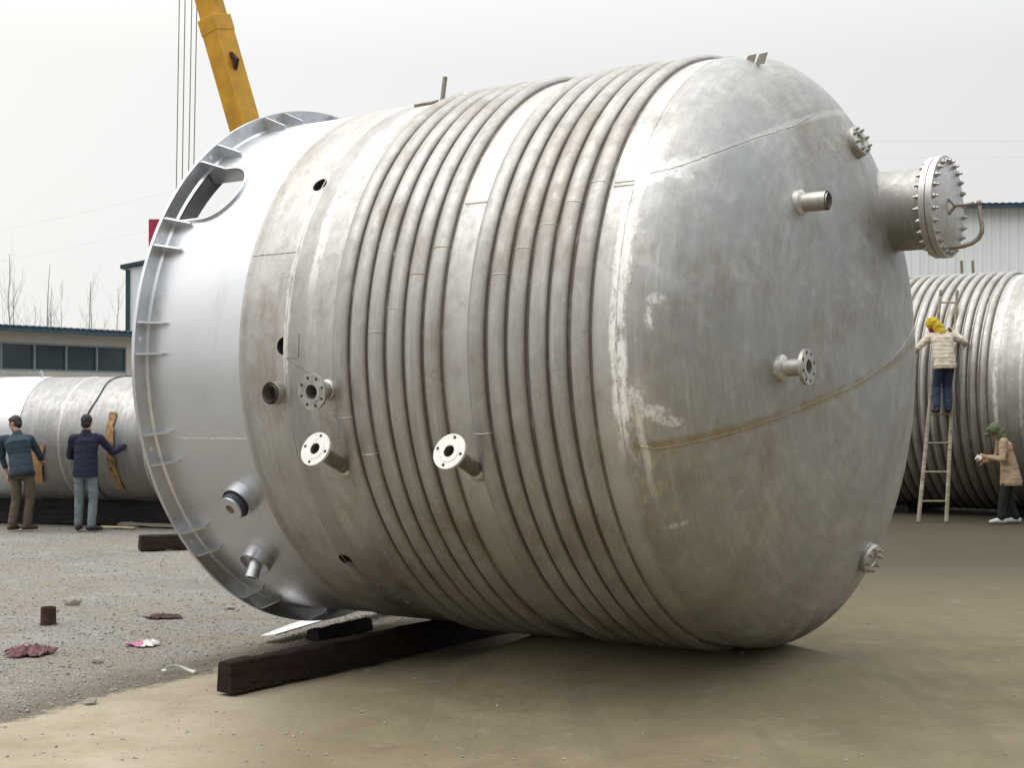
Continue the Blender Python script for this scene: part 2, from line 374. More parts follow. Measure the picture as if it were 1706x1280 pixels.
# ------------------------------------------------------------------ ground
def ground_material():
    k = NT('yard_ground'); c = k.coord(); x, y, z = k.xyz(c)
    big = k.noise(c, 0.35, 5, 0.6); mid = k.noise(c, 1.7, 6, 0.65, 0.3); fin = k.noise(c, 14, 6, 0.7)
    # crushed stone: cells of different greys
    vo = k.voro(c, 58); cell = k.xyz(vo.outputs['Color'])[0]
    vo2 = k.voro(c, 130); cell2 = k.xyz(vo2.outputs['Color'])[1]
    st = k.mix(cell, (0.121, 0.115, 0.105), (0.442, 0.426, 0.393))
    st = k.mix(k.lin(cell2, 0.0, 1.0, 0.0, 0.75), st, (0.294, 0.284, 0.257))
    gap = k.step(vo.outputs['Distance'], 0.34, 0.62)
    st = k.mix(k.math('MULTIPLY', gap, 0.40), st, (0.126, 0.111, 0.089))
    # wheel-smeared bands of brown silt, pale dust and fresher grey stone running across the yard
    lane = k.noise(k.scale(c, 0.55, 1.1, 1), 1.0, 6, 0.68, 0.8)
    st = k.mix(k.step(lane, 0.50, 0.60, 0, 0.62), st, (0.257, 0.216, 0.163))
    st = k.mix(k.step(lane, 0.47, 0.33, 0, 0.26), st, (0.420, 0.405, 0.368))
    st = k.mix(k.step(mid, 0.52, 0.68, 0, 0.5), st, (0.210, 0.173, 0.126))
    st = k.mix(k.step(big, 0.52, 0.62, 0, 0.30), st, (0.168, 0.159, 0.148))
    # dusty tan sand and brown packed soil
    sand = k.mix(k.lin(mid, 0.3, 0.7), (0.296, 0.248, 0.178), (0.414, 0.366, 0.285))
    sand = k.mix(k.step(fin, 0.55, 0.72, 0, 0.45), sand, (0.215, 0.174, 0.118))
    sand = k.mix(k.step(k.noise(c, 60, 3, 0.7), 0.62, 0.70, 0, 0.6), sand, (0.474, 0.429, 0.355))
    soil = k.mix(k.lin(mid, 0.3, 0.7), (0.156, 0.126, 0.080), (0.228, 0.191, 0.125))
    soil = k.mix(k.step(k.noise(k.scale(c, 0.6, 1.8, 1), 0.8, 5, 0.6), 0.45, 0.62, 0, 0.5), soil, (0.188, 0.167, 0.106))
    soil = k.mix(k.step(fin, 0.5, 0.75, 0, 0.3), soil, (0.138, 0.109, 0.067))
    soil = k.mix(k.step(k.noise(c, 75, 3, 0.7), 0.63, 0.70, 0, 0.5), soil, (0.333, 0.286, 0.194))
    trk = k.noise(k.scale(c, 3.2, 0.35, 1), 1.0, 5, 0.6, 0.5)
    soil = k.mix(k.step(trk, 0.54, 0.64, 0, 0.30), soil, (0.135, 0.118, 0.085))
    soil = k.mix(k.step(k.noise(c, 2.6, 6, 0.75, 0.8), 0.58, 0.66, 0, 0.38), soil, (0.275, 0.25, 0.20))
    soil = k.mix(k.step(k.noise(c, 30, 5, 0.75), 0.60, 0.68, 0, 0.55), soil, (0.115, 0.098, 0.07))
    # soil darkens towards the back on the right
    wob = k.math('MULTIPLY', k.math('SUBTRACT', mid, 0.5), 2.6)
    back = k.step(k.math('ADD', y, wob), 10.5, 19.5)
    soil = k.mix(k.math('MULTIPLY', back, 0.85), soil, (0.050, 0.043, 0.030))
    sx = k.step(k.math('ADD', x, k.math('MULTIPLY', k.math('SUBTRACT', mid, 0.5), 0.9)), -2.1, -0.9)
    ns = k.mix(sx, sand, soil)
    # gravel / sand border, a ragged line with a strip of brown earth along it
    d = k.math('ADD', k.math('MULTIPLY', k.math('ADD', x, 2.60), 0.88), k.math('MULTIPLY', k.math('SUBTRACT', y, 9.9), -0.47))
    d = k.math('ADD', d, k.math('MULTIPLY', k.math('SUBTRACT', k.noise(c, 1.5, 6, 0.7), 0.5), 0.8))
    earth = k.math('MULTIPLY', k.step(k.math('ADD', d, k.math('MULTIPLY', k.math('SUBTRACT', fin, 0.5), 0.5)), -0.75, -0.20), 0.72)
    st = k.mix(earth, st, k.mix(k.lin(fin, 0.3, 0.7), (0.09, 0.072, 0.05), (0.17, 0.14, 0.10)))
    msk = k.step(k.math('ADD', d, k.math('MULTIPLY', k.math('SUBTRACT', fin, 0.5), 0.35)), -0.07, 0.09)
    col = k.mix(msk, st, ns)
    k.set(col, 0.92, 0.0)
    k.b.inputs['Specular IOR Level'].default_value = 0.2
    h1 = k.math('SUBTRACT', 1.0, vo.outputs['Distance']); h1 = k.math('MULTIPLY', h1, k.math('SUBTRACT', 1.0, k.math('MULTIPLY', msk, 0.93)))
    h = k.math('ADD', k.math('MULTIPLY', h1, 0.6), k.math('ADD', k.math('MULTIPLY', fin, 0.35), k.math('MULTIPLY', mid, 1.2)))
    k.bump(h, 0.7, 0.03)
    return k.m
M['ground'] = ground_material()

def axis_steps(lo, hi, fine, far):
    a = []; q = lo
    while q < hi: a.append(q); q += fine
    a.append(hi); st = fine
    b = [lo]; q = lo
    while q > -far: st *= 1.35; q -= st; b.insert(0, q)
    st = fine; q = hi; t = []
    while q < far: st *= 1.35; q += st; t.append(q)
    return b[:-1]+a+t
def gz(x, y):
    n = noise.noise(Vector((x*0.45, y*0.45, 0)))*0.022 + noise.noise(Vector((x*1.6, y*1.6, 3)))*0.009
    dx, dy = x+1.5533, y-12.5393                   # bank added under the big vessel's head end to deepen its contact shadow
    a = dx*0.8266-dy*0.5627; u = -dx*0.5627-dy*0.8267
    sm = lambda q: max(0.0, min(1.0, q))**2*(3-2*max(0.0, min(1.0, q)))
    w = sm((a-1.55)/0.9)*sm((5.1-a)/1.3)
    bank = 0.262*w*math.exp(-((u+0.05)/0.82)**2)
    return n*(1 if y < 30 else 0)*(1-w*math.exp(-u*u)) - 0.012 + bank
def ground():
    xs = axis_steps(-7, 9, 0.16, 2500); ys = axis_steps(6.5, 26, 0.16, 2500)
    mb = MB(); vs = [(x, y, gz(x, y)) for y in ys for x in xs]; W = len(xs)
    fs = [(j*W+i, j*W+i+1, (j+1)*W+i+1, (j+1)*W+i) for j in range(len(ys)-1) for i in range(W-1)]
    mb.add(vs, fs)
    tag(mb.build('ground', M['ground'], smooth=180), kind='structure')
ground()

# ------------------------------------------------------------------ the big pressure vessel lying on timbers
AX = Vector((0.8266, -0.5627, 0.0096)).normalized()
UU = AX.cross(Vector((0, 0, 1))).normalized()
VV = UU.cross(AX)
def tank_frame(name, origin, label, cat, ax=AX):
    u = ax.cross(Vector((0, 0, 1))).normalized(); v = u.cross(ax)
    o = empty(name, label=label, cat=cat)
    m = Matrix((ax, -u, v)).transposed().to_4x4(); m.translation = Vector(origin); o.matrix_world = m
    return o
def P(s, r, deg):
    return Vector((s, -r*math.cos(R_(deg)), r*math.sin(R_(deg))))

def barrel(mb, s0, s1, r, holes=(), nth=288, ds=0.05):
    """cylinder sheet with true openings; hole = (s, deg, outline(t) -> (ds, dt in metres), half_s, half_t, layers)"""
    ns = max(1, round((s1-s0)/ds)); S = [s0+(s1-s0)*i/ns for i in range(ns+1)]
    dth = 360/nth
    def pos(s, d): return P(s, r, d)
    skip = set()
    for (hs_, hd, fn, half_s, half_t) in holes:
        i0 = max(0, int((hs_-half_s-s0)/(s1-s0)*ns)); i1 = min(ns, math.ceil((hs_+half_s-s0)/(s1-s0)*ns))
        t_deg = math.degrees(half_t/r)
        j0 = math.floor((hd-t_deg)/dth); j1 = math.ceil((hd+t_deg)/dth)
        for i in range(i0, i1):
            for j in range(j0, j1): skip.add((i, j % nth))
        loop = [(S[i], j0*dth) for i in range(i0, i1)] + [(S[i1], j*dth) for j in range(j0, j1)] + \
               [(S[i], j1*dth) for i in range(i1, i0, -1)] + [(S[i0], j*dth) for j in range(j1, j0, -1)]
        n = len(loop); LAY = 5; vs = []
        inner = [fn(math.atan2((d-hd)*R_(1)*r, s-hs_)) for s, d in loop]
        for q in range(LAY+1):
            f = q/LAY
            for (s, d), (a, b) in zip(loop, inner):
                si = hs_+a; di = hd+math.degrees(b/r)
                vs.append(pos(s+(si-s)*f, d+(di-d)*f))
        fs = [(q*n+i, q*n+(i+1) % n, (q+1)*n+(i+1) % n, (q+1)*n+i) for q in range(LAY) for i in range(n)]
        mb.add(vs, fs)
    vs = [pos(s, j*dth) for s in S for j in range(nth)]
    fs = [(i*nth+j, i*nth+(j+1) % nth, (i+1)*nth+(j+1) % nth, (i+1)*nth+j) for i in range(ns) for j in range(nth) if (i, j) not in skip]
    mb.add(vs, fs)
def circ(rad): return lambda t: (rad*math.cos(t), rad*math.sin(t))
def ushape(back, rad):                   # open end straight towards the ring, round towards the shell
    def fn(t):
        c, s_ = math.cos(t), math.sin(t)
        if c >= 0: return (rad*c, rad*s_)
        k = min(back/max(1e-6, -c), rad/max(1e-6, abs(s_)))
        return (k*c, k*s_)
    return fn
def head_profile(n=46, s0=TST, k=TK, r=TR, q=TQ):
    out = []
    for i in range(n+1):
        t = PI/2*i/n
        out.append((s0+k*math.sin(t)**(2/q), max(1e-4, r*math.cos(t)**(2/q))))
    return out
def half_pipe(c, hw, h, r=TR):
    pr = [(c-hw-0.012, r+0.001), (c-hw-0.004, r+0.006)]
    for i in range(13):
        t = PI*(1-i/12); pr.append((c+hw*math.cos(t)*(1-0.0), r+0.006+h*math.sin(t)**0.8))
    pr += [(c+hw+0.004, r+0.006), (c+hw+0.012, r+0.001)]
    return pr
def coil_turn(c, parent, rng, nth=216, hw=0.0635, h=0.040):
    mb = MB(); pr = half_pipe(c, hw, h); vs = []
    ph = rng.random()*50
    for j in range(nth):
        th = 2*PI*j/nth
        w = noise.noise(Vector((math.cos(th)*2.2+ph, math.sin(th)*2.2, ph)))*0.006
        w2 = noise.noise(Vector((math.cos(th)*26+ph, math.sin(th)*26, ph)))*0.0022
        for i, (s, r) in enumerate(pr):
            e_ = w2 if i in (1, len(pr)-2) else 0.0
            vs.append(P(s+w, r+abs(e_)*1.5, math.degrees(th)))
    n = len(pr)
    fs = [(j*n+i, j*n+i+1, ((j+1) % nth)*n+i+1, ((j+1) % nth)*n+i) for j in range(nth) for i in range(n-1)]
    mb.add(vs, fs)
    return mb.build('coil_turn', M['coil'], parent, smooth=70)
def coil_joint(c, deg, parent, dark=False, hw=0.0635, h=0.040):
    """butt weld across one half pipe"""
    pts = []
    for i in range(15):
        t = PI*(1-i/14); pts.append(P(c+hw*math.cos(t), TR+0.006+h*math.sin(t)**0.8, deg+0.03*math.sin(i*1.3)))
    MB().tube(pts, [0.003+0.001*abs(math.sin(i*2.1)) for i in range(15)], 6).build('coil_joint', M['weldrust'] if dark else M['weld'], parent)

def flanged_nozzle(parent, base, direc, length, rp, rf, tf=0.022, nb=4, face=None, pipe=None, pad=0.0, name='flanged_nozzle', rot=0.35, bolts=False):
    """pipe stub with a drilled flange; a dark disc gives the bore its shade"""
    base = Vector(base); dr = Vector(direc).normalized()
    o = MB(); face = face or M['machined']; pipe = pipe or M['pipe']
    o.lathe([(-0.09, rp), (length-tf*0.5, rp)], 32, base, dr)
    o.lathe([(length, rp*0.82), (-0.09, rp*0.82)], 32, base, dr)
    root = o.build(name, pipe, parent, smooth=40)
    MB().lathe([(0.008, rp*0.815), (0.009, 0.0005)], 24, base, dr).build('bore', M['dark'], root)  # dark disc paints the shade inside the pipe
    if pad: MB().lathe([(-0.03, rp*1.0), (-0.03, rp+pad), (0.012, rp+pad), (0.022, rp+pad*0.5), (0.03, rp)], 32, base, dr).build('weld_collar', M['weld'], root)
    if rf:
        f = MB(); prof = [(length-tf, rp*1.001), (length-tf, rf), (length, rf), (length, rf*0.62), (length+0.003, rf*0.62), (length+0.003, rp*0.82), (length-tf, rp*0.82)]
        f.lathe(prof, 48, base, dr)
        fl = f.build('flange', face, root, smooth=40)
        a = dr.orthogonal().normalized(); b = dr.cross(a)
        for i in range(nb):
            t = 2*PI*(i+rot)/nb; c = base+dr*length+(a*math.cos(t)+b*math.sin(t))*rf*0.80
            if bolts:
                MB().lathe([(-tf-0.02, 0.0001), (-tf-0.02, 0.013), (-tf, 0.013), (-tf, 0.008), (0.0, 0.008), (0.0, 0.014), (0.014, 0.014), (0.014, 0.008), (0.028, 0.008), (0.028, 0.0001)], 8, c, dr).build('bolt', M['bolt'], fl)
            else:
                MB().lathe([(0.0015, 0.0001), (0.0015, 0.0105), (-0.004, 0.0105)], 14, c, dr).build('bolt_hole', M['dark'], fl)
    return root

def big_vessel():
    rng = random.Random(4)
    T = tank_frame('pressure_vessel', (-1.5533, 12.5393, 2.2173), 'huge stainless steel vessel with silver skirt and ribbed coils lying on timbers', 'storage tank')
    # --- skirt with its access opening
    SK = TR-0.016
    mb = MB(); barrel(mb, 0.03, 0.985, SK, [(0.30, 38.6, ushape(0.262, 0.272), 0.30, 0.31)])
    sk = mb.build('skirt', [M['silver']], T, smooth=180)
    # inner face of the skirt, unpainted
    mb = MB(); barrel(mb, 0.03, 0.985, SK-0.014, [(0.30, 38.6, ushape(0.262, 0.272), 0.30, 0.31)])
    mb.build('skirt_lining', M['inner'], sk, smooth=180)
    # collar welded round the opening
    fn = ushape(0.255, 0.272); mb = MB(); rings = []
    for i in range(41):
        t = -PI*0.775+2*PI*0.775*i/40
        if abs(t) > PI/2:
            u_ = (abs(t)-PI/2)/(PI*0.275); a, b = -0.255*u_, math.copysign(0.272, t)
        else: a, b = 0.272*math.cos(t), 0.272*math.sin(t)
        rings.append((0.30+a, 38.6+math.degrees(b/SK), a, b))
    vs = []; fs = []
    for i, (s, d_, a, b) in enumerate(rings):
        nrm = Vector((a if a > 0 else 0, b)).normalized()*0.014
        for (q, dr) in ((0, 0.022), (1, 0.022), (1, -0.10), (0, -0.10)):
            s2 = s-nrm.x*q; d2 = d_-math.degrees(nrm.y*q/SK)
            vs.append(P(s2, SK+dr, d2))
    for i in range(40):
        for j in range(4):
            fs.append((i*4+j, i*4+(j+1) % 4, (i+1)*4+(j+1) % 4, (i+1)*4+j))
    fs += [(3, 2, 1, 0), (160, 161, 162, 163)]
    mb.add(vs, fs); mb.build('opening_collar', M['silver'], sk, smooth=40)
    # seam line along the skirt
    pts = [P(0.24+0.74*i/20, SK+0.001, -16.6+0.06*math.sin(i*1.7)) for i in range(21)]
    MB().tube(pts, [0.0035+0.0015*abs(math.sin(i*1.9)) for i in range(21)], 6).build('weld_seam', M['weld'], sk)
    # weld fillet between ring and skirt
    MB().lathe([(0.03, SK), (0.03, SK+0.016), (0.036, SK+0.008), (0.047, SK)], 216).build('ring_fillet', M['silver'], sk, smooth=60)
    # --- base ring with painted bolt holes, gussets in pairs
    rb = MB(); nth = 288
    ring = MB(); ring.lathe([(0.0, 1.845), (0.0, TRF), (0.03, TRF), (0.03, 1.845)], nth, closed=True)
    rg = ring.build('base_ring', M['silver'], T, smooth=40)
    for k in range(16):
        cdeg = 4.3+22.5*k
        for sgn in (-1, 1):
            dg = cdeg+sgn*3.15
            q = MB(); n_ = (P(0, 1, dg+90)-P(0, 0, 0))*0.006
            pr = [(0.03, SK), (0.03, TRF-0.008), (0.055, TRF-0.008), (0.225, SK+0.030), (0.225, SK)]
            vs = [P(s, r, dg)+n_ for s, r in pr]+[P(s, r, dg)-n_ for s, r in pr]
            q.add(vs, [(0, 1, 2, 3, 4), (9, 8, 7, 6, 5)]+[(i, i+5, (i+1) % 5+5, (i+1) % 5) for i in range(5)])
            q.build('gusset', M['silver'], T, smooth=30)
        h = MB(); h.lathe([(0.0312, 0.0001), (0.0312, 0.017)], 16, P(0, TR+0.055, cdeg), (1, 0, 0))
        h.build('bolt_hole', M['whiteface'], rg, smooth=40)  # pale disc stands for the light showing through the hole
    # --- shell
    mb = MB()
    barrel(mb, 0.968, TST, TR, [(1.365, 36.7, circ(0.058), 0.12, 0.12), (1.385, 1.7, circ(0.062), 0.12, 0.12), (1.41, -45.3, circ(0.055), 0.10, 0.10)])
    sh = mb.build('shell', M['shell'], T, smooth=180)
    MB().lathe([(0.968, SK-0.002), (0.968, TR)], 288).build('shell_edge', M['pipe_grimy'], sh, smooth=60)
    for (s, d_, r) in ((1.365, 36.7, 0.058), (1.385, 1.7, 0.062), (1.41, -45.3, 0.055)):
        mb = MB(); n = 40; vs = []
        for dr in (0.0, -0.05):
            for j in range(n):
                t = 2*PI*j/n; vs.append(P(s+r*math.cos(t), TR+dr, d_+math.degrees(r*math.sin(t)/TR)))
        vs.append(P(s, TR-0.05, d_))
        mb.add(vs, [(j, (j+1) % n, n+(j+1) % n, n+j) for j in range(n)]+[(n+j, n+(j+1) % n, 2*n) for j in range(n)])
        mb.build('vent_hole', M['dark'], sh, smooth=40)
    # half-covered patch plate beside the second hole
    def patch(s0, s1, d0, d1, name, mat, lift=0.006, taper=0.0):
        mb = MB(); n = 10; vs = []
        for lv in (0.0, lift):
            for i in range(n+1):
                f = i/n
                for d_ in (d0+(d1-d0)*f,):
                    vs.append(P(s0+taper*f, TR+lv, d_)); vs.append(P(s1, TR+lv, d_))
        fs = []
        m = 2*(n+1)
        for i in range(n):
            a = 2*i; fs.append((m+a, m+a+1, m+a+3, m+a+2)); fs.append((a, m+a, m+a+2, a+2)); fs.append((a+1, a+3, m+a+3, m+a+1))
        fs += [(0, 1, m+1, m), (2*n, m+2*n, m+2*n+1, 2*n+1)]
        mb.add(vs, fs); return mb.build(name, mat, sh, smooth=30)
    patch(1.385, 1.52, -0.6, 3.9, 'patch_plate', M['shell'], 0.004)
    # thin girth welds and a longitudinal weld
    for s, mat in ((1.40, 'shell'), (TST-0.01, 'shell')):
        mb = MB(); N = 360
        pts = [P(s+0.004*noise.noise(Vector((i*0.21, s, 0))), TR, i*360/N) for i in range(N)]
        mb.tube(pts, [0.0030+0.002*abs(noise.noise(Vector((i*0.9, s, 4)))) for i in range(N)], 6, closed=True)
        mb.build('girth_weld', M[mat], sh, smooth=60)
    for (s0, s1, d_) in ((0.985, 1.38, 20.6), (2.74, 2.93, 27.6), (3.83, 3.97, 28.8), (3.83, 3.97, 28.0)):
        N = 16; MB().tube([P(s0+(s1-s0)*i/N, TR, d_+0.05*math.sin(i*2.2)) for i in range(N+1)], [0.004+0.002*abs(math.sin(i*1.3)) for i in range(N+1)], 6).build('long_weld', M['weld'], sh)
    # scarred weld left by a removed plate
    N = 22; MB().tube([P(1.40+0.30*i/N, TR, -0.4-4.6*i/N+0.25*noise.noise(Vector((i*0.8, 0, 0)))) for i in range(N+1)], [0.004+0.006*abs(noise.noise(Vector((i*0.7, 3, 0)))) for i in range(N+1)], 6).build('weld_scar', M['pipe_grimy'], sh)
    N = 26; MB().tube([P(1.42+0.20*i/N, TR, -46.0-16*i/N+0.4*noise.noise(Vector((i*0.8, 9, 0)))) for i in range(N+1)], [0.009+0.022*abs(noise.noise(Vector((i*0.7, 5, 0)))) for i in range(N+1)], 6).build('weld_scar', M['pipe_grimy'], sh)
    # --- limpet coil, twelve visible turns
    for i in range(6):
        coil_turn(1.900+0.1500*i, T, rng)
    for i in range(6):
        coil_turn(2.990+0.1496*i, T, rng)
    for i, dg in enumerate((2.0, 5.0, 8.2, 10.6, 14.5, 19.5)):
        coil_joint(1.900+0.15*i, (-12, -19, 3.5, 7.6, 13.6, 18.4)[i], T, dark=i in (4, 5))
    for i, dg in enumerate((-15.0, 12.6, 17.0, 21.0, 25.0, 28.6)):
        coil_joint(2.990+0.1496*i, dg, T)
    # --- domed head
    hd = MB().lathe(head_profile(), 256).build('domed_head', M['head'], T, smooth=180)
    def head_s(r): return TST+TK*max(0.0, 1-(r/TR)**TQ)**(1/TQ)
    def on_head(yy, zz, lift=0.0):
        r = math.hypot(yy, zz); return Vector((head_s(min(r, TR-1e-4))+lift, -yy, zz))
    # chord seams of the head plates (seen as two lines running up to the right)
    def chord(pts, name, mat, w):
        pp = []
        for a, b in zip(pts[:-1], pts[1:]):
            for i in range(14): pp.append((a[0]+(b[0]-a[0])*i/14, a[1]+(b[1]-a[1])*i/14))
        pp.append(pts[-1])
        q = [on_head(y_+0.004*noise.noise(Vector((i*0.4, 1, 0))), z_+0.006*noise.noise(Vector((i*0.5, 2, 0)))) for i, (y_, z_) in enumerate(pp)]
        MB().tube(q, [w*(0.7+0.6*abs(noise.noise(Vector((i*0.9, 7, 0))))) for i in range(len(q))], 6).build(name, mat, hd)
    def yz(r, d_): return (r*math.cos(R_(d_)), r*math.sin(R_(d_)))
    chord([yz(2.005, 30.2), yz(1.965, 31.8), yz(1.856, 37.3), yz(1.695, 47.8), yz(1.552, 64.4), yz(1.57, 80)], 'head_seam', M['head'], 0.0048)
    chord([yz(2.0, -17.5), yz(1.976, -18.2), yz(1.849, -18.4), yz(1.4815, -19.6), yz(0.9217, -23.1), (0.2074, -0.2257), (-0.45, -0.05), (-1.2, 0.2)], 'head_seam', M['head'], 0.0055)
    # manway
    MW = Vector((-0.13, 0.80, 1.005))
    mb = MB(); mb.lathe([(4.40, 0.285), (5.06, 0.285)], 96, MW, (1, 0, 0)); mw = mb.build('manway', M['neck'], T, smooth=60)
    MB().lathe([(5.045, 0.285), (5.045, 0.353), (5.085, 0.353), (5.085, 0.28)], 96, MW).build('manway_flange', M['machined'], mw, smooth=40)
    MB().lathe([(5.085, 0.338), (5.092, 0.338)], 96, MW).build('gasket', M['tape'], mw)
    MB().lathe([(5.092, 0.02), (5.092, 0.356), (5.136, 0.356), (5.138, 0.349), (5.140, 0.262), (5.146, 0.255), (5.150, 0.0005)], 96, MW).build('manway_cover', M['machined'], mw, smooth=40)
    for i in range(24):
        t = 2*PI*(i+0.5)/24; c = MW+Vector((0, math.cos(t)*0.321, math.sin(t)*0.321))
        b_ = MB(); j = rng.random()*0.012
        b_.lathe([(5.010-j, 0.0005), (5.010-j, 0.010), (5.022, 0.010), (5.022, 0.019), (5.045, 0.019), (5.045, 0.010), (5.136, 0.010), (5.136, 0.019), (5.156, 0.019), (5.156, 0.010), (5.168+j, 0.010), (5.168+j, 0.0005)], 8, c)
        b_.build('bolt', M['bolt'], mw, smooth=30)
    # davit: fork on the cover centre, arm out and a curved post back to the flange
    hub = MW+Vector((5.15, -0.02, 0.0)); q = MB()
    q.tube([hub+Vector((0, 0, 0.055)), hub+Vector((0.045, 0, 0.0))], 0.012, 8); q.tube([hub+Vector((0, 0, -0.055)), hub+Vector((0.045, 0, 0.0))], 0.012, 8)
    q.tube([hub+Vector((0.04, 0, 0)), hub+Vector((0.215, -0.02, 0.0))], 0.010, 10); q.ball(hub+Vector((0.215, -0.02, 0.0)), (0.02, 0.02, 0.026), 10)
    q.ball(hub+Vector((0.17, -0.02, 0.004)), 0.014, 8)
    q.build('davit_arm', M['pipe_grimy'], mw)
    tip = hub+Vector((0.215, -0.02, 0.012)); pts = [tip+Vector((0, 0, -0.03))]
    for (a, b) in ((0.012, -0.10), (0.022, -0.17), (0.018, -0.215), (-0.006, -0.255), (-0.05, -0.283), (-0.11, -0.298), (-0.17, -0.303), (-0.205, -0.303)):
        pts.append(tip+Vector((a, -0.01, b)))
    sm = []
    for i in range(len(pts)-1):
        for f in (0, 0.5): sm.append(pts[i].lerp(pts[i+1], f))
    sm.append(pts[-1])
    MB().tube(sm, 0.016, 12).build('davit_post', M['pipe_grimy'], mw)
    # plain pipe stub, flanged stub, two sight-glass pads
    e_ = yz(1.212, 46.9); flanged_nozzle(T, on_head(*e_), (1, 0, 0), 0.19, 0.060, 0, pipe=M['pipe'], pad=0.022, name='pipe_stub')
    e_ = yz(1.163, -7.2); flanged_nozzle(T, on_head(*e_), (1, 0.0, 0.02), 0.17, 0.052, 0.108, tf=0.024, nb=8, pipe=M['pipe'], face=M['pipe'], pad=0.028)
    def pad(r_, d_, rad, green, g):
        y_, z_ = yz(r_, d_); c = on_head(y_, z_)
        g = Vector(g).normalized()
        q = MB().lathe([(-0.10, rad), (0.03, rad), (0.036, rad-0.008)], 48, c, g).build('sight_glass', M['pipe'], T, smooth=40)
        MB().lathe([(0.036, rad-0.001), (0.040, rad-0.001), (0.058, rad-0.004), (0.060, rad-0.01), (0.060, rad*0.50), (0.045, rad*0.46)], 48, c, g).build('clamp_ring', M['machined'], q, smooth=40)
        MB().lathe([(0.046, rad*0.47), (0.047, 0.0005)], 32, c, g).build('glass', green, q)
        a = g.orthogonal().normalized(); b = g.cross(a)
        for i in range(8):
            t = 2*PI*(i+0.3)/8; cc = c+(a*math.cos(t)+b*math.sin(t))*rad*0.76
            MB().lathe([(0.060, 0.014), (0.074, 0.014), (0.074, 0.008), (0.088, 0.008), (0.088, 0.0005)], 8, cc, g).build('bolt', M['bolt'], q)
    pad(1.4375, 100.3, 0.108, M['sightgreen'], (1, -0.12, 0.38)); pad(1.47, -106.1, 0.106, M['pipe'], (1, -0.12, -0.35))
    # lifting lug on the crown of the head, guide pin on the back of the shell
    lg = MB()
    for dx in (-0.045, 0.035):
        c = P(4.195+dx, 1.945, 73)
        lg.add([c+Vector((-0.03, -0.006, -0.01)), c+Vector((0.03, -0.006, -0.01)), c+Vector((0.055, -0.006, 0.06)), c+Vector((0.0, -0.006, 0.055)),
                c+Vector((-0.03, 0.006, -0.01)), c+Vector((0.03, 0.006, -0.01)), c+Vector((0.055, 0.006, 0.06)), c+Vector((0.0, 0.006, 0.055))],
               [(0, 1, 2, 3), (7, 6, 5, 4)]+[(i, i+4, (i+1) % 4+4, (i+1) % 4) for i in range(4)])
    lg.build('lifting_lug', M['pipe_grimy'], T, smooth=30)
    pb = P(1.73, TR-0.03, 70); q = MB(); q.tube([pb, pb+Vector((0.02, 0.02, 0.22))], 0.018, 12); q.build('guide_pin', M['pipe_grimy'], T)
    q = MB(); q.box(P(1.60, TR+0.004, 70), (0.16, 0.10, 0.03), Matrix.Rotation(R_(20), 3, 'X')); q.build('pin_plate', M['pipe_grimy'], T)
    # shell nozzles
    def dirv(phi): return Vector((0, -math.cos(R_(phi)), math.sin(R_(phi))))
    flanged_nozzle(T, P(1.315, TR, -7.3), dirv(-2), 0.085, 0.075, 0, pipe=M['pipe'], name='pipe_stub')
    flanged_nozzle(T, P(1.768, TR, -6.9), dirv(-5), 0.165, 0.058, 0.118, nb=8, face=M['pipe'], pad=0.014)
    flanged_nozzle(T, P(1.808, TR, -22.4), dirv(24), 0.345, 0.047, 0.116, tf=0.018, face=M['whiteface'], pipe=M['pipe_grimy'], pad=0.012)
    flanged_nozzle(T, P(2.882, TR, -22.5), dirv(24), 0.335, 0.047, 0.116, tf=0.018, face=M['whiteface'], pipe=M['pipe_grimy'], pad=0.012)
    # skirt sleeves with pipes through them
    def sleeve(s, d_, phi, ln, capped):
        b = P(s, SK, d_); dr = dirv(phi)
        q = MB().lathe([(-0.12, 0.125), (ln, 0.125), (ln, 0.112), (0.0, 0.112)], 48, b, dr).build('pipe_sleeve', M['silver'], T, smooth=40)
        if capped:
            MB().lathe([(-0.05, 0.098), (ln+0.05, 0.098), (ln+0.05, 0.05)], 40, b, dr).build('rubber_band', M['tape'], q, smooth=40)
            MB().lathe([(ln+0.045, 0.05), (ln+0.045, 0.094), (ln+0.066, 0.094), (ln+0.066, 0.036), (ln+0.03, 0.036)], 40, b, dr).build('flange', M['silver'], q, smooth=40)
            MB().lathe([(ln+0.035, 0.036), (ln+0.035, 0.0005)], 24, b, dr).build('bore', M['weldrust'], q)
        else:
            MB().lathe([(ln-0.03, 0.112), (ln-0.03, 0.05)], 40, b, dr).build('sleeve_plate', M['silver'], q, smooth=40)
            e2 = b+dr*(ln-0.05)
            MB().lathe([(0, 0.05), (0.14, 0.05), (0.14, 0.040), (0.0, 0.040)], 32, e2, (dirv(-78)*0.8+dr*0.5)).build('pipe', M['silver'], q, smooth=40)
    sleeve(0.726, -29.7, -33, 0.085, True)
    sleeve(0.535, -46.6, -47, 0.085, False)
    # closed inner head seen through the open skirt
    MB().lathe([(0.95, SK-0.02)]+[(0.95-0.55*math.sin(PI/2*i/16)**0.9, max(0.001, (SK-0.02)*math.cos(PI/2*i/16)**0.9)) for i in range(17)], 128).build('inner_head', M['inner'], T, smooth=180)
    return T
big_vessel()

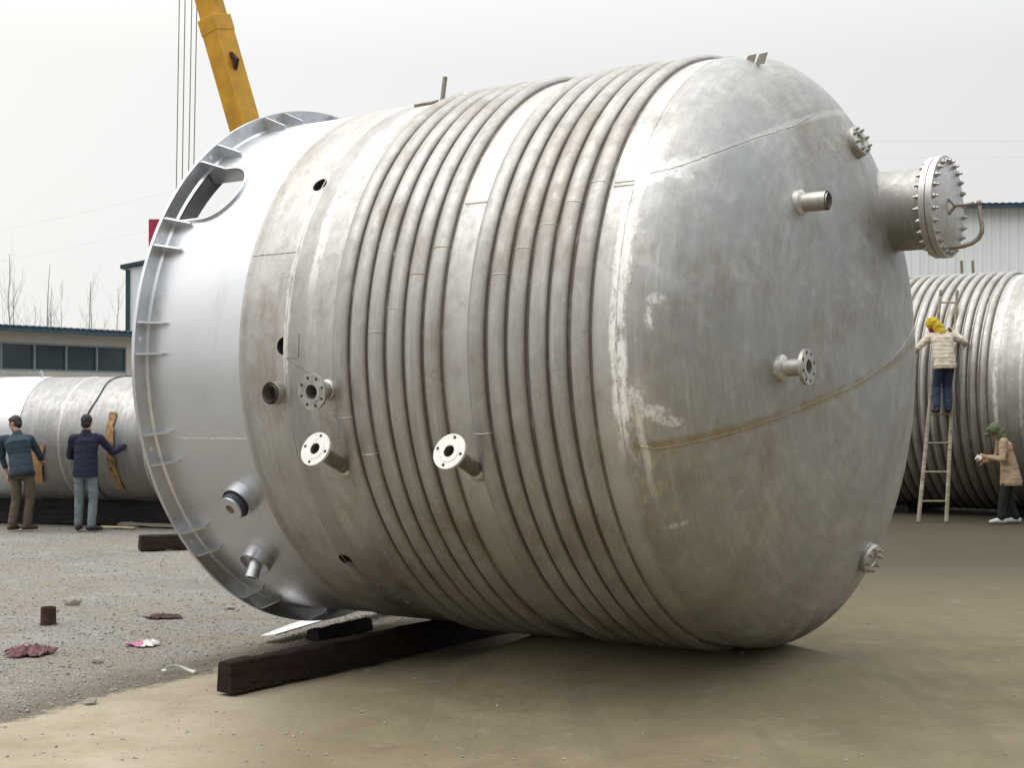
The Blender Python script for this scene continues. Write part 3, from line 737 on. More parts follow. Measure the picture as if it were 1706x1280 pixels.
# ------------------------------------------------------------------ timbers, offcut and yard litter
def wood(name, a, b, bumpy=0.5):
    k = NT(name); c = k.coord(); g = k.noise(k.scale(c, 1.5, 22, 22), 1.0, 5, 0.65); m = k.noise(c, 5, 5, 0.7)
    ck = k.step(k.noise(k.scale(c, 1.1, 14, 14), 1.3, 4, 0.7, 0.4), 0.62, 0.67)
    col = k.mix(k.lin(k.math('ADD', k.math('MULTIPLY', g, 0.6), k.math('MULTIPLY', m, 0.4)), 0.35, 0.65), a, b)
    col = k.mix(k.math('MULTIPLY', ck, 0.75), col, tuple(q*0.25 for q in a))
    dust = k.step(k.noise(c, 3.2, 6, 0.8), 0.60, 0.72); col = k.mix(k.math('MULTIPLY', dust, 0.22), col, (0.16, 0.135, 0.105))
    k.set(col, 0.88); k.b.inputs['Specular IOR Level'].default_value = 0.25
    k.bump(k.math('ADD', k.math('SUBTRACT', g, k.math('MULTIPLY', ck, 0.8)), k.math('MULTIPLY', m, 0.6)), bumpy, 0.02); return k.m
M['timber'] = wood('creosoted_timber', (0.007, 0.006, 0.005), (0.037, 0.020, 0.014))
M['timber_black'] = wood('black_shade_beam', (0.012, 0.012, 0.013), (0.04, 0.035, 0.034))
M['board'] = wood('pale_board', (0.42, 0.34, 0.18), (0.62, 0.52, 0.30))
M['greyboard'] = wood('grey_board', (0.20, 0.18, 0.155), (0.34, 0.31, 0.27))
M['rust'] = simple('rusty_iron', (0.060, 0.026, 0.021), 0.9, 0.1, 0.6, 25, 0.3)
M['redcloth'] = simple('faded_red_cloth', (0.16, 0.075, 0.085), 0.95, 0, 0.6, 22)
M['pinkcloth'] = simple('pink_plastic', (0.55, 0.22, 0.32), 0.6, 0, 0.3, 18)
M['whitecloth'] = simple('white_plastic', (0.72, 0.72, 0.68), 0.6, 0, 0.15, 18)
M['stone'] = simple('pale_stone', (0.30, 0.28, 0.24), 0.9, 0, 0.3, 20, 0.3)
M['card'] = simple('cardboard', (0.46, 0.28, 0.14), 0.9, 0, 0.2, 14)
M['sheet'] = simple('galvanised_sheet', (0.80, 0.81, 0.82), 0.5, 0.3, 0.1, 8)

def beam(name, a, b, w, h, mat, label, cat, seed=0, group=None, z0=0.0):
    a = Vector((a[0], a[1], 0)); b = Vector((b[0], b[1], 0)); t = (b-a); ln = t.length; t.normalize(); n = Vector((-t.y, t.x, 0))
    mb = MB(); N = max(3, int(ln/0.09)); vs = []
    for i in range(N+1):
        for j, (p, q) in enumerate(((-1, 0), (-1, .5), (-1, 1), (0, 1), (1, 1), (1, .5), (1, 0), (0, 0))):
            d = noise.noise(Vector((i*0.35+seed, j*1.7, seed)))*0.015+noise.noise(Vector((i*1.7+seed, j*3.1, seed)))*0.009
            ch = (0.016+0.012*noise.noise(Vector((i*0.9, j, seed+4)))) if (q == 1 and p) else 0
            vs.append(Vector((ln*i/N + (noise.noise(Vector((j*2.1, seed, 1)))*0.012 if i in (0, N) else 0), p*(w/2-ch)+d, q*h-ch+d)))
    fs = [(i*8+j, i*8+(j+1) % 8, (i+1)*8+(j+1) % 8, (i+1)*8+j) for i in range(N) for j in range(8)]
    fs += [tuple(range(7, -1, -1)), tuple(N*8+j for j in range(8))]
    mb.add(vs, fs); o = mb.build(name, mat, None, smooth=40, bevel=0.010)
    o.location = a+Vector((0, 0, z0)); o.rotation_euler = (0, 0, math.atan2(t.y, t.x))
    return tag(o, label, cat, group)
td = Vector((0.563, 0.827, 0))
pa = Vector((-1.885, 9.835, 0)); pb = pa+td*4.6
beam('timber', pa, pb, 0.145, 0.215, M['timber'], 'long dark red timber beam under the big vessel, nearest the camera', 'timber', 1)
# the beam carrying the skirt end, seen short past the ring, and a short one below the head
qa = Vector((-4.83, 19.47, 0)); beam('timber', qa, qa+Vector((2.2, 0.95, 0)), 0.22, 0.20, M['timber'], 'short dark timber on the gravel behind the silver base ring', 'timber', 2)
beam('timber_block', (-1.60, 12.02), (-1.22, 12.62), 0.14, 0.10, M['timber_black'], 'small black wood block on the ground under the base ring', 'timber', 5)

def sheet_offcut():
    mb = MB(); N = 16; vs = []; fs = []
    for i in range(N+1):
        f = i/N; c = Vector((-1.95, 12.0, 0)).lerp(Vector((-0.95, 14.1, 0)), f); n = Vector((0.90, -0.43, 0))
        w = 0.03+0.09*math.sin(PI*min(1, f*0.8+0.15))
        z = 0.03+0.045*math.sin(f*3.0)
        for q in (-1, 1):
            for dz in (0.0, 0.012): vs.append(c+n*w*q+Vector((0, 0, z+dz+0.02*(q > 0))))
    for i in range(N):
        a, b = i*4, i*4+4
        fs += [(a, b, b+2, a+2), (a+1, a+3, b+3, b+1), (a, a+1, b+1, b), (a+2, b+2, b+3, a+3)]
    fs += [(0, 2, 3, 1), (N*4, N*4+1, N*4+3, N*4+2)]
    mb.add(vs, fs); tag(mb.build('sheet_offcut', M['sheet'], None, smooth=50), 'long pale bent sheet metal strip lying under the vessel skirt', 'metal strip')
sheet_offcut()

def crumple(name, loc, size, h, mat, label, cat, seed, mats2=None, n=26):
    mb = MB(); vs = []
    for j in range(n+1):
        for i in range(n+1):
            x = (i/n-0.5)*2; y = (j/n-0.5)*2
            q = Vector((x*2.2+seed, y*2.2, seed)); rr = math.sqrt(x*x+y*y)
            wob = 1+0.45*noise.noise(Vector((math.atan2(y, x)*1.1+seed, seed, 0)))
            z = 0.55*(1-abs(noise.noise(q*1.2))*2.2)**2+0.30*abs(noise.noise(q*2.9))
            z = h*z*max(0, 1.15-rr*0.75)+0.006
            vs.append((x*size[0]*0.5*wob+noise.noise(q*1.3+Vector((9, 0, 0)))*size[0]*0.12, y*size[1]*0.5*wob, z))
    for j in range(n):
        for i in range(n):
            x = ((i+.5)/n-0.5)*2; y = ((j+.5)/n-0.5)*2
            if math.hypot(x, y)+0.35*noise.noise(Vector((x*3+seed, y*3, 5))) > 0.98: continue
            mb.cur = 1 if (mats2 and x > 0.1) else 0
            a = j*(n+1)+i; mb.f.append((a, a+1, a+n+2, a+n+1)); mb.mi.append(mb.cur)
    mb.v = vs
    o = mb.build(name, [mat]+([mats2] if mats2 else []), None, smooth=60, loc=loc)
    so = o.modifiers.new('thickness', 'SOLIDIFY'); so.thickness = 0.004
    return tag(o, label, cat)
crumple('rag', (-3.66, 11.40, 0), (0.36, 0.42), 0.12, M['redcloth'], 'crumpled faded red cloth lying on the gravel', 'rag', 3)
crumple('plastic_scrap', (-2.90, 11.80, 0), (0.24, 0.20), 0.09, M['pinkcloth'], 'small pink and white plastic scrap on the gravel', 'litter', 8, M['whitecloth'], 18)
crumple('wood_debris', (-3.10, 13.35, 0), (0.30, 0.30), 0.05, M['rust'], 'flat rusty brown scrap on the gravel near the base ring', 'debris', 14, None, 14)

def pipe_offcut():
    t = empty('pipe_offcut', (-3.99, 12.92, 0), 0, 'short rusty pipe offcut standing upright on the gravel', 'pipe')
    MB().lathe([(0, 0.066), (0.15, 0.064), (0.15, 0.055), (0.02, 0.055)], 36, (0, 0, 0), (0, 0, 1)).build('pipe_wall', M['rust'], t, smooth=40)
    MB().lathe([(0.004, 0.062), (0.004, 0.073), (0.010, 0.071), (0.010, 0.062)], 36, (0, 0, 0), (0, 0, 1)).build('burr_edge', M['rust'], t, smooth=40)
pipe_offcut()

def strap():
    mb = MB(); pts = []
    for i in range(25):
        t = PI*(0.95-0.85*i/24); pts.append(Vector((-2.35+0.11*math.cos(t), 10.60+0.13*math.sin(t), 0.012+0.02*math.sin(i*0.25))))
    mb.tube(pts, [(0.012, 0.004)]*25, 8); mb.ball(pts[0], (0.02, 0.02, 0.012), 8)
    tag(mb.build('packing_strap', M['whitecloth'], None), 'thin curved white strap lying near the end of the long timber', 'strap')
strap()

def rock(loc, r, label, seed):
    bm = bmesh.new(); bmesh.ops.create_icosphere(bm, subdivisions=3, radius=1)
    for v in bm.verts:
        n = noise.noise(v.co*1.3+Vector((seed, 0, 0)))*0.35+noise.noise(v.co*3+Vector((seed, 5, 0)))*0.12
        v.co *= (1+n); v.co.x *= r[0]; v.co.y *= r[1]; v.co.z *= r[2]
    me = bpy.data.meshes.new('stone'); bm.to_mesh(me); bm.free(); me.materials.append(M['stone'])
    me.polygons.foreach_set('use_smooth', [True]*len(me.polygons)); me.set_sharp_from_angle(angle=R_(35))
    o = bpy.data.objects.new('stone', me); COL.objects.link(o); o.location = loc
    tag(o, label, 'stone')
rock((-2.68, 9.53, 0.008), (0.040, 0.03, 0.022), 'pale flat stone on the sandy edge at lower left', 1)
rock((-4.15, 14.19, 0.02), (0.065, 0.05, 0.05), 'grey stone on the gravel beyond the upright rusty pipe', 4)
rock((-3.05, 11.05, 0.01), (0.045, 0.03, 0.02), 'low grey stone between the red cloth and the pink scrap', 7)
rock((-2.02, 10.62, 0.01), (0.03, 0.03, 0.02), 'small white stone beside the end of the long timber', 11)
rock((-2.62, 13.9, 0.01), (0.05, 0.03, 0.02), 'pale flat stone on the gravel near the base ring', 15)

def gravel():
    """loose crushed stone scattered over the gravel"""
    rng = random.Random(11); mb = MB(); cnt = 0
    ico = bmesh.new(); bmesh.ops.create_icosphere(ico, subdivisions=1, radius=1)
    bv = [v.co.copy() for v in ico.verts]; bf = [tuple(v.index for v in f.verts) for f in ico.faces]; ico.free()
    while cnt < 14000:
        y = 8.0+16*rng.random()**1.6; x = -0.36*y-0.2+rng.random()*(0.72*y+0.4)
        d = (x+2.6)*0.88-(y-9.9)*0.47
        if d > -0.02 and rng.random() > 0.07: continue
        if x > 0.5 and (rng.random() > 0.35 or y > 16): continue
        r = 0.004+0.010*rng.random()**4.5
        if d > 0: r *= 0.7
        sx, sy, sz = r*(0.8+0.6*rng.random()), r*(0.8+0.6*rng.random()), r*(0.5+0.4*rng.random())
        a = rng.random()*PI; ca_, sa = math.cos(a), math.sin(a); z = gz(x, y)+sz*0.5
        vs = []
        for v in bv:
            j = 0.8+0.4*rng.random(); px, py = v.x*sx*j, v.y*sy*j
            vs.append((x+px*ca_-py*sa, y+px*sa+py*ca_, z+v.z*sz*j))
        mb.cur = rng.choice((0, 0, 1, 1, 2)); mb.add(vs, bf); cnt += 1
    mats = [simple('grey_gravel', (0.27, 0.26, 0.24), 0.9, 0, 0.3, 30), simple('light_gravel', (0.34, 0.325, 0.30), 0.9, 0, 0.25, 30), simple('brown_gravel', (0.25, 0.21, 0.16), 0.9, 0, 0.3, 30)]
    tag(mb.build('gravel', mats, None, smooth=None, weld=1e-7), kind='stuff')
gravel()

# ------------------------------------------------------------------ smaller pale vessel on the left, with its wrapping and hose
LD = Vector((math.sin(R_(108)), math.cos(R_(108)), 0)); LO = Vector((-6.72, 24.0, 1.33)); LR = 1.0
M['lefttank'] = steel('pale_tank_steel', [(-0.68, 0.02, -3, 3, 0.5), (0.06, 0.02, -3, 3, 0.5)], base=(0.36, 0.36, 0.36), dirt=0.25)
def left_vessel():
    T = tank_frame('small_vessel', LO, 'smaller pale steel vessel lying behind the two workers on the left', 'storage tank', LD)
    MB().lathe([(-0.69, LR), (3.2, LR)], 144).build('shell', M['lefttank'], T, smooth=180)
    sk = MB().lathe([(-1.75, LR+0.012), (-0.68, LR+0.012), (-0.68, LR-0.02)], 144).build('skirt', M['silver'], T, smooth=40)
    MB().lathe([(-1.78, LR-0.12), (-1.78, LR+0.13), (-1.74, LR+0.13), (-1.74, LR-0.12)], 144).build('base_ring', M['silver'], T, smooth=40)
    for s in (0.06, 1.55):
        MB().lathe([(s-0.018, LR), (s, LR+0.008), (s+0.018, LR)], 144).build('girth_weld', M['weld'], T, smooth=80)
    MB().lathe([(3.2, LR)]+[(3.2+0.4*math.sin(PI/2*i/16)**0.9, max(0.001, LR*math.cos(PI/2*i/16)**0.9)) for i in range(17)], 96).build('domed_head', M['lefttank'], T, smooth=180)
    q = MB(); q.box(P(-0.93, LR+0.05, 88), (0.04, 0.03, 0.12), Matrix.Rotation(-0.4, 3, 'Y')); q.build('lifting_lug', M['silver'], T)
    return T
left_vessel()
def lp(s, r, d_):
    u = LD.cross(Vector((0, 0, 1))); return LO+LD*s+u*r*math.cos(R_(d_))+Vector((0, 0, 1))*r*math.sin(R_(d_))
def hose():
    pts = []
    for i in range(41):
        d_ = 115-195*i/40; pts.append(lp(0.62+0.05*math.sin(i*0.5)-0.10*math.exp(-((d_-25)/25)**2), LR+0.012, d_))
    for (s, z) in ((0.80, 0.2), (1.05, 0.04), (1.45, 0.02), (1.8, 0.02)):
        p = LO+LD*s+LD.cross(Vector((0, 0, 1)))*(0.25 if z > .1 else 0.45); pts.append(Vector((p.x, p.y, z)))
    tag(MB().tube(pts, 0.009, 8).build('hose', M['tape'], None), 'thin black hose looped over the smaller pale vessel', 'hose')
hose()
def paper_wrap():
    M['paper'] = simple('brown_paper', (0.33, 0.20, 0.095), 0.8, 0, 0.7, 9)
    mb = MB(); vs = []; N = 60; W = 8
    for i in range(N+1):
        d_ = 26-74*i/N; w = 0.062+0.03*noise.noise(Vector((i*0.25, 0, 2)))+(0.05 if d_ > 15 else 0)*noise.noise(Vector((i*0.5, 7, 0)))
        c = 0.98+0.03*noise.noise(Vector((i*0.15, 4, 0)))
        for j in range(W+1):
            f = j/W*2-1; vs.append(lp(c+w*f, LR+0.014+0.022*abs(noise.noise(Vector((i*0.33, j*0.8, 0)))), d_))
    mb.add(vs, [(i*(W+1)+j, i*(W+1)+j+1, (i+1)*(W+1)+j+1, (i+1)*(W+1)+j) for i in range(N) for j in range(W)])
    o = mb.build('paper_band', M['paper'], None, smooth=50); so = o.modifiers.new('thickness', 'SOLIDIFY'); so.thickness = 0.004
    tag(o, 'torn brown paper band wrapped round the pale vessel under the raised hand', 'wrapping')
paper_wrap()
def cardboard():
    mb = MB(); n = 8; vs = []
    for dz in (0.0, 0.008):
        for i in range(n+1):
            f = i/n
            for q in (-1, 1): vs.append(lp(-0.27+0.09*q-0.16*f, LR+0.02+dz+0.03*f*(1 if q > 0 else 0.4), -4-36*f))
    m = 2*(n+1); fs = []
    for i in range(n):
        a = 2*i; fs += [(m+a, m+a+1, m+a+3, m+a+2), (a, a+2, a+3, a+1), (a, m+a, m+a+2, a+2), (a+1, a+3, m+a+3, m+a+1)]
    fs += [(0, 1, m+1, m), (2*n, m+2*n, m+2*n+1, 2*n+1)]
    mb.add(vs, fs); tag(mb.build('cardboard_sheet', M['card'], None, smooth=30), 'brown cardboard sheet against the pale vessel beside the worker in olive trousers', 'cardboard')
cardboard()
lu = LD.cross(Vector((0, 0, 1)))
beam('timber', tuple((LO-LD*1.9+lu*0.22)[:2]), tuple((LO+LD*1.6+lu*0.22)[:2]), 0.28, 0.40, M['timber_black'], 'long black timber added as the dark shade under the pale vessel, behind the two workers', 'timber', 21)  # added beam blackens the gap under the vessel in place of shade
beam('board', (-6.35, 22.95), (-5.72, 22.80), 0.14, 0.025, M['board'], 'pale yellow board lying on the ground behind the worker in navy', 'board', 31, z0=0.01)
beam('board', (-6.1, 23.35), (-4.8, 22.9), 0.16, 0.05, M['greyboard'], 'grey weathered board on the ground in front of the pale vessel', 'board', 32, z0=0.01)

# ------------------------------------------------------------------ ribbed vessel behind on the right
RO = Vector((8.23, 26.35, 2.13))
def right_vessel():
    rng = random.Random(9)
    T = tank_frame('ribbed_vessel', RO, 'pale ribbed steel vessel behind on the right with a ladder against it', 'storage tank', Vector((AX.x, AX.y, 0)).normalized())
    MB().lathe([(-4.5, TR), (3.2, TR)], 200).build('shell', M['rightshell'], T, smooth=180)
    MB().lathe(head_profile(30, 3.2), 160).build('domed_head', M['rightshell'], T, smooth=180)
    MB().lathe([(-4.5, 0.01), (-4.5, TR)], 160).build('end_plate', M['inner'], T, smooth=40)
    for i in range(18):
        coil_turn(0.66-0.165*i, T, rng, 144, 0.062, 0.06)
    MB().lathe([(1.25, TR), (1.262, TR+0.007), (1.275, TR)], 200).build('girth_weld', M['weld'], T, smooth=80)
    return T
M['rightshell'] = steel('right_shell_steel', [(0.85, 0.05, -3, 3, 0.6), (1.26, 0.03, -3, 3, 0.6)], base=(0.42, 0.415, 0.40), dirt=0.5)
right_vessel()
for k, s in enumerate((-1.1, 0.75)):
    c = RO+Vector((AX.x, AX.y, 0))*s; a = c+Vector((UU.x, UU.y, 0))*0.9; b = c-Vector((UU.x, UU.y, 0))*0.9
    beam('timber', a, b, 0.24, 0.13, M['timber_black'], ('black timber under the ribbed vessel behind the foot of the ladder', 'black timber under the ribbed vessel behind the worker in tan')[k], 'timber', 41+k)

M['ladderwood'] = wood('paint_spattered_ladder', (0.16, 0.14, 0.10), (0.42, 0.39, 0.30), 0.2)
def ladder(name, base, top, w0, w1, side, zr, label, nr):
    t = empty(name, base, 0, label, 'ladder'); b = Vector((0, 0, 0)); e_ = Vector(top)-Vector(base); sd_ = Vector(side).normalized()
    for q in (-1, 1):
        MB().tube([b+sd_*w0/2*q, (b+e_*0.5)+sd_*(w0+w1)/4*q, b+e_+sd_*w1/2*q], [(0.034, 0.024), (0.032, 0.022), (0.028, 0.02)], 10).build('rail', M['ladderwood'], t)
    for i in range(nr):
        f = (zr[0]+zr[1]*i)/e_.z
        if f > 0.97: break
        c = b+e_*f; w = w0+(w1-w0)*f
        MB().tube([c-sd_*w/2, c+sd_*w/2], 0.015, 10).build('rung', M['ladderwood'], t)
    return t
LB = Vector((6.76, 24.12, 0)); LT = Vector((7.30, 25.00, 3.80))
ladder('ladder', LB, LT, 0.45, 0.27, (1, 0.0, 0), (0.33, 0.466), 'paint spattered wooden ladder leaning on the ribbed vessel under the climbing worker', 8)
ladder('ladder', (9.15, 29.6, 0), (8.62, 28.35, 4.62), 0.30, 0.22, (1, 0.12, 0), (0.3, 0.45), 'ladder behind the ribbed vessel with only its two dark rail tips showing', 9)

# ------------------------------------------------------------------ people
def voxel(mb, name, mats, parent, vs=0.009, smooth_it=2, relabel=None):
    me = bpy.data.meshes.new(name); me.from_pydata(mb.v, [], mb.f)
    o = bpy.data.objects.new(name, me); COL.objects.link(o)
    r = o.modifiers.new('r', 'REMESH'); r.mode = 'VOXEL'; r.voxel_size = vs
    s = o.modifiers.new('s', 'SMOOTH'); s.iterations = smooth_it; s.factor = 0.5
    dg = bpy.context.evaluated_depsgraph_get(); dg.update()
    m2 = bpy.data.meshes.new_from_object(o.evaluated_get(dg)); m2.name = name
    o.modifiers.clear(); o.data = m2; bpy.data.meshes.remove(me)
    m2.materials.clear()
    for m in mats: m2.materials.append(m)
    m2.polygons.foreach_set('use_smooth', [True]*len(m2.polygons))
    if relabel: m2.polygons.foreach_set('material_index', [relabel(p.center) for p in m2.polygons])
    o.parent = parent; return o
def cap(mb, a, b, ra, rb, side=None, n=12):
    a = Vector(a); b = Vector(b); K = 5
    fa = ra if isinstance(ra, (tuple, list)) else (ra, ra); fb = rb if isinstance(rb, (tuple, list)) else (rb, rb)
    mb.tube([a.lerp(b, i/K) for i in range(K+1)], [(fa[0]+(fb[0]-fa[0])*i/K, fa[1]+(fb[1]-fa[1])*i/K) for i in range(K+1)], n, True, side)
    mb.ball(a, min(fa), 10); mb.ball(b, min(fb), 10)
def hand(mb, w, d, palm, curl, thumb_side, sc_=1.0):
    """palm, four unequal bent fingers, thumb from the side"""
    w = Vector(w); d = Vector(d).normalized(); palm = Vector(palm); palm = (palm-d*palm.dot(d)).normalized(); sd_ = d.cross(palm)*thumb_side
    mb.tube([w-d*0.03, w+d*0.02, w+d*0.06*sc_, w+d*0.088*sc_], [(0.024, 0.021), (0.034, 0.018), (0.041, 0.016), (0.038, 0.014)], 12, True, sd_)
    for i, (off, ln) in enumerate(((0.030, 0.070), (0.011, 0.080), (-0.009, 0.074), (-0.028, 0.058))):
        p = w+d*0.080*sc_+sd_*off; dd = d.copy(); pts = [p]
        for j, f in enumerate((0.45, 0.32, 0.23)):
            a = curl*(0.7+0.25*j)+0.05*i; dd = (dd*math.cos(a)+palm*math.sin(a)).normalized(); pts.append(pts[-1]+dd*ln*f*sc_)
        mb.tube(pts, [0.0105, 0.010, 0.009, 0.0075], 8)
        mb.ball(pts[-1], 0.0075, 8)
    p = w+d*0.022+sd_*0.030; t1 = p+(d*0.55+sd_*0.7+palm*0.25).normalized()*0.040; t2 = t1+(d*0.8+sd_*0.1+palm*0.45).normalized()*0.032
    mb.tube([p, t1, t2], [0.014, 0.0115, 0.009], 8); mb.ball(t2, 0.009, 8)

M['skin'] = simple('skin', (0.42, 0.235, 0.155), 0.6, 0, 0.12, 20)
M['hair'] = simple('black_hair', (0.012, 0.011, 0.012), 0.55, 0, 0.3, 60)
def cloth(name, col, sc_=9, quilt=False):
    k = NT(name); c = k.coord(); f = k.noise(c, sc_, 5, 0.65); g = k.noise(k.scale(c, 1, 1, 0.45), 16, 3, 0.6, 1.0)
    k.set(k.mix(k.lin(f, 0.3, 0.7), tuple(x*0.75 for x in col), tuple(min(1, x*1.2) for x in col)), 0.9)
    if quilt:
        z = k.xyz(c)[2]; x = k.xyz(c)[0]
        w = k.math('ABSOLUTE', k.math('SINE', k.math('ADD', k.math('MULTIPLY', z, 48.0), k.math('MULTIPLY', g, 2.2))))
        k.bump(k.math('ADD', k.math('MULTIPLY', w, 0.5), k.math('MULTIPLY', g, 0.5)), 0.6, 0.015)
    else: k.bump(g, 0.45, 0.02)
    return k.m

def printed(name, col, spot):
    k = NT(name); c = k.coord(); f = k.noise(c, 30, 4, 0.7, 0.5); v = k.voro(c, 26).outputs['Distance']
    w = k.mix(k.lin(f, 0.3, 0.7), tuple(x*0.7 for x in col), col)
    k.set(k.mix(k.math('MULTIPLY', k.step(k.math('ADD', v, k.math('MULTIPLY', f, 0.25)), 0.42, 0.34), 0.75), w, spot), 0.85); k.bump(f, 0.4, 0.01); return k.m
def person(name, loc, yaw, label, J, M_, extra=None, hs=1.0, hair='short', female=False, handspec=None):
    """J: joints in local space (x right, y forward, z up)"""
    t = empty(name, loc, yaw, label, 'person'); V = {k: Vector(v) for k, v in J.items()}
    up = (V['neck']-V['pelvis']).normalized()
    side = (V['shr']-V['shl']).normalized(); hdir = (V['head']-V['neck']).normalized(); look = Vector(J['look']).normalized()
    look = (look-hdir*look.dot(hdir)).normalized(); hr = look.cross(hdir)
    B = MB()
    # head: skull, jaw, nose, ears, brow, neck
    hm = Matrix((hr, look, hdir)).transposed()
    hc = V['head']
    B.ball(hc+hdir*0.015, (0.073, 0.092, 0.100), 20, hm)
    B.ball(hc-hdir*0.050+look*0.022, (0.056, 0.066, 0.062), 16, hm)
    B.ball(hc-hdir*0.088+look*0.060, (0.026, 0.024, 0.022), 10, hm)
    B.tube([hc+hdir*0.012+look*0.086, hc-hdir*0.02+look*0.104, hc-hdir*0.028+look*0.098], [0.009, 0.014, 0.012], 8)
    B.ball(hc+hdir*0.022+look*0.080, (0.052, 0.014, 0.011), 10, hm)
    B.ball(hc-hdir*0.058+look*0.084, (0.024, 0.010, 0.009), 10, hm)
    for q in (-1, 1):
        B.ball(hc-hdir*0.008+hr*0.074*q-look*0.006, (0.010, 0.020, 0.032), 10, hm)
        B.ball(hc+hdir*0.004+look*0.078+hr*0.030*q, (0.013, 0.010, 0.009), 8, hm)
    cap(B, V['neck']-up*0.03, hc-hdir*0.05-look*0.012, 0.058, 0.052)
    # trunk and limbs (inside the clothes)
    B.tube([V['pelvis']-up*0.06, V['pelvis']+up*0.05, V['pelvis'].lerp(V['neck'], 0.4), V['pelvis'].lerp(V['neck'], 0.75), V['neck']-up*0.04, V['neck']],
           [(0.13, 0.09), (0.14, 0.095), (0.125, 0.085), (0.155, 0.095), (0.12, 0.07), (0.06, 0.055)], 16, True, side)
    for q in 'rl':
        cap(B, V['sh'+q], V['el'+q], 0.046, 0.038); cap(B, V['el'+q], V['wr'+q], 0.038, 0.026)
        cap(B, V['neck']-up*0.06, V['sh'+q], 0.05, 0.047)
        cap(B, V['hip'+q], V['kn'+q], 0.075, 0.052); cap(B, V['kn'+q], V['an'+q], 0.050, 0.034)
        fd = Vector(J['ft'+q]).normalized(); cap(B, V['an'+q]-Vector((0, 0, 0.03)), V['an'+q]+fd*0.13-Vector((0, 0, 0.045)), 0.035, 0.03)
        hd, pl, cu, ts = handspec[q]; hand(B, V['wr'+q], hd, pl, cu, ts)
    def lab(c):
        return 0
    body = voxel(B, 'body', [M_.get('skin', M['skin'])], t, 0.0085, 2)
    for q in (-1, 1):
        e_ = MB(); e_.ball(hc+hdir*0.005+look*0.0865+hr*0.031*q, (0.011, 0.006, 0.0055), 10, hm); e_.build('eye', M['eye'], body, smooth=180)
    mo = MB(); mo.ball(hc-hdir*0.058+look*0.0905, (0.021, 0.005, 0.005), 10, hm); mo.build('mouth', M['lip'], body, smooth=180)
    # trousers
    Tm = MB(); sdx = side
    Tm.tube([V['pelvis']+up*0.12, V['pelvis']+up*0.02, V['pelvis']-up*0.08, V['pelvis']-up*0.13], [(0.145, 0.105), (0.158, 0.115), (0.158, 0.118), (0.12, 0.09)], 18, True, side)
    for q in 'rl':
        an = V['an'+q]; kn = V['kn'+q]; hp = V['hip'+q]
        cap(Tm, hp, kn, (0.090, 0.095), (0.073, 0.075)); cap(Tm, kn, an+(kn-an).normalized()*0.02, (0.072, 0.074), (0.064, 0.068))
    tr = voxel(Tm, 'trousers', [M_['trousers']], t, 0.011, 3); wrinkle(tr, 0.006, 10); wrinkle(tr, 0.0015, 30)
    # jacket: loft of the trunk and sleeves
    Jm = MB(); jl = M_.get('hem', 0.10)
    mid = V['pelvis'].lerp(V['neck'], 0.45)+Vector(J.get('belly', (0, 0, 0)))
    chest = V['pelvis'].lerp(V['neck'], 0.78)+Vector(J.get('back', (0, 0, 0)))
    sw = (V['shr']-V['shl']).length/2
    dn = (up*0.25+Vector((0, 0, 0.75))).normalized()
    Jm.tube([V['pelvis']-dn*jl, V['pelvis']-dn*(jl-0.05), V['pelvis']+up*0.07, mid, chest, V['neck']-up*0.07, V['neck']+up*0.01],
            [(M_.get('flare', 0.176), M_.get('flare', 0.176)*0.76), (M_.get('flare', 0.176)+0.012, M_.get('flare', 0.176)*0.78), (0.178, 0.128), (0.174, 0.118), (sw-0.008, 0.108), (sw-0.05, 0.080), (0.072, 0.07)], 22, True, side)
    for q in 'rl':
        cap(Jm, V['sh'+q]+(V['neck']-V['sh'+q])*0.35-up*0.02, V['sh'+q], 0.068, 0.068)
        cap(Jm, V['sh'+q], V['el'+q], 0.066, 0.054); cap(Jm, V['el'+q], V['el'+q].lerp(V['wr'+q], M_.get('sleeve', 0.9)), 0.053, 0.042)
    Jm.tube([V['neck']-up*0.03, V['neck']+up*0.045], [0.078, 0.066], 16, True)
    jk = voxel(Jm, 'jacket', [M_['jacket']], t, 0.010, 2); wrinkle(jk, 0.008, 9); wrinkle(jk, 0.0018, 28)
    if M_.get('band'):
        bm_ = MB(); bm_.tube([V['pelvis']-up*(jl+0.005), V['pelvis']-up*(jl-0.035)], [(0.19, 0.14), (0.196, 0.145)], 24, True, side); bm_.build('waistband', M_['band'], jk, smooth=60)
    for q in 'rl':
        an = V['an'+q]; fd = Vector(J['ft'+q]); fd.z = 0; fd.normalize(); sd2 = Vector((fd.y, -fd.x, 0)); S = MB()
        z0 = an.z-0.075
        S.tube([Vector((an.x, an.y, z0+0.035))-fd*0.075, Vector((an.x, an.y, z0+0.05))-fd*0.03, Vector((an.x, an.y, z0+0.045))+fd*0.06, Vector((an.x, an.y, z0+0.032))+fd*0.14, Vector((an.x, an.y, z0+0.025))+fd*0.185],
               [(0.036, 0.035), (0.042, 0.05), (0.048, 0.045), (0.046, 0.032), (0.030, 0.020)], 14, True, sd2)
        S.tube([Vector((an.x, an.y, z0+0.03)), Vector((an.x, an.y, z0+0.10))], [0.045, 0.042], 12)
        voxel(S, 'shoe', [M_['shoe']], t, 0.008, 1)
    H = MB()
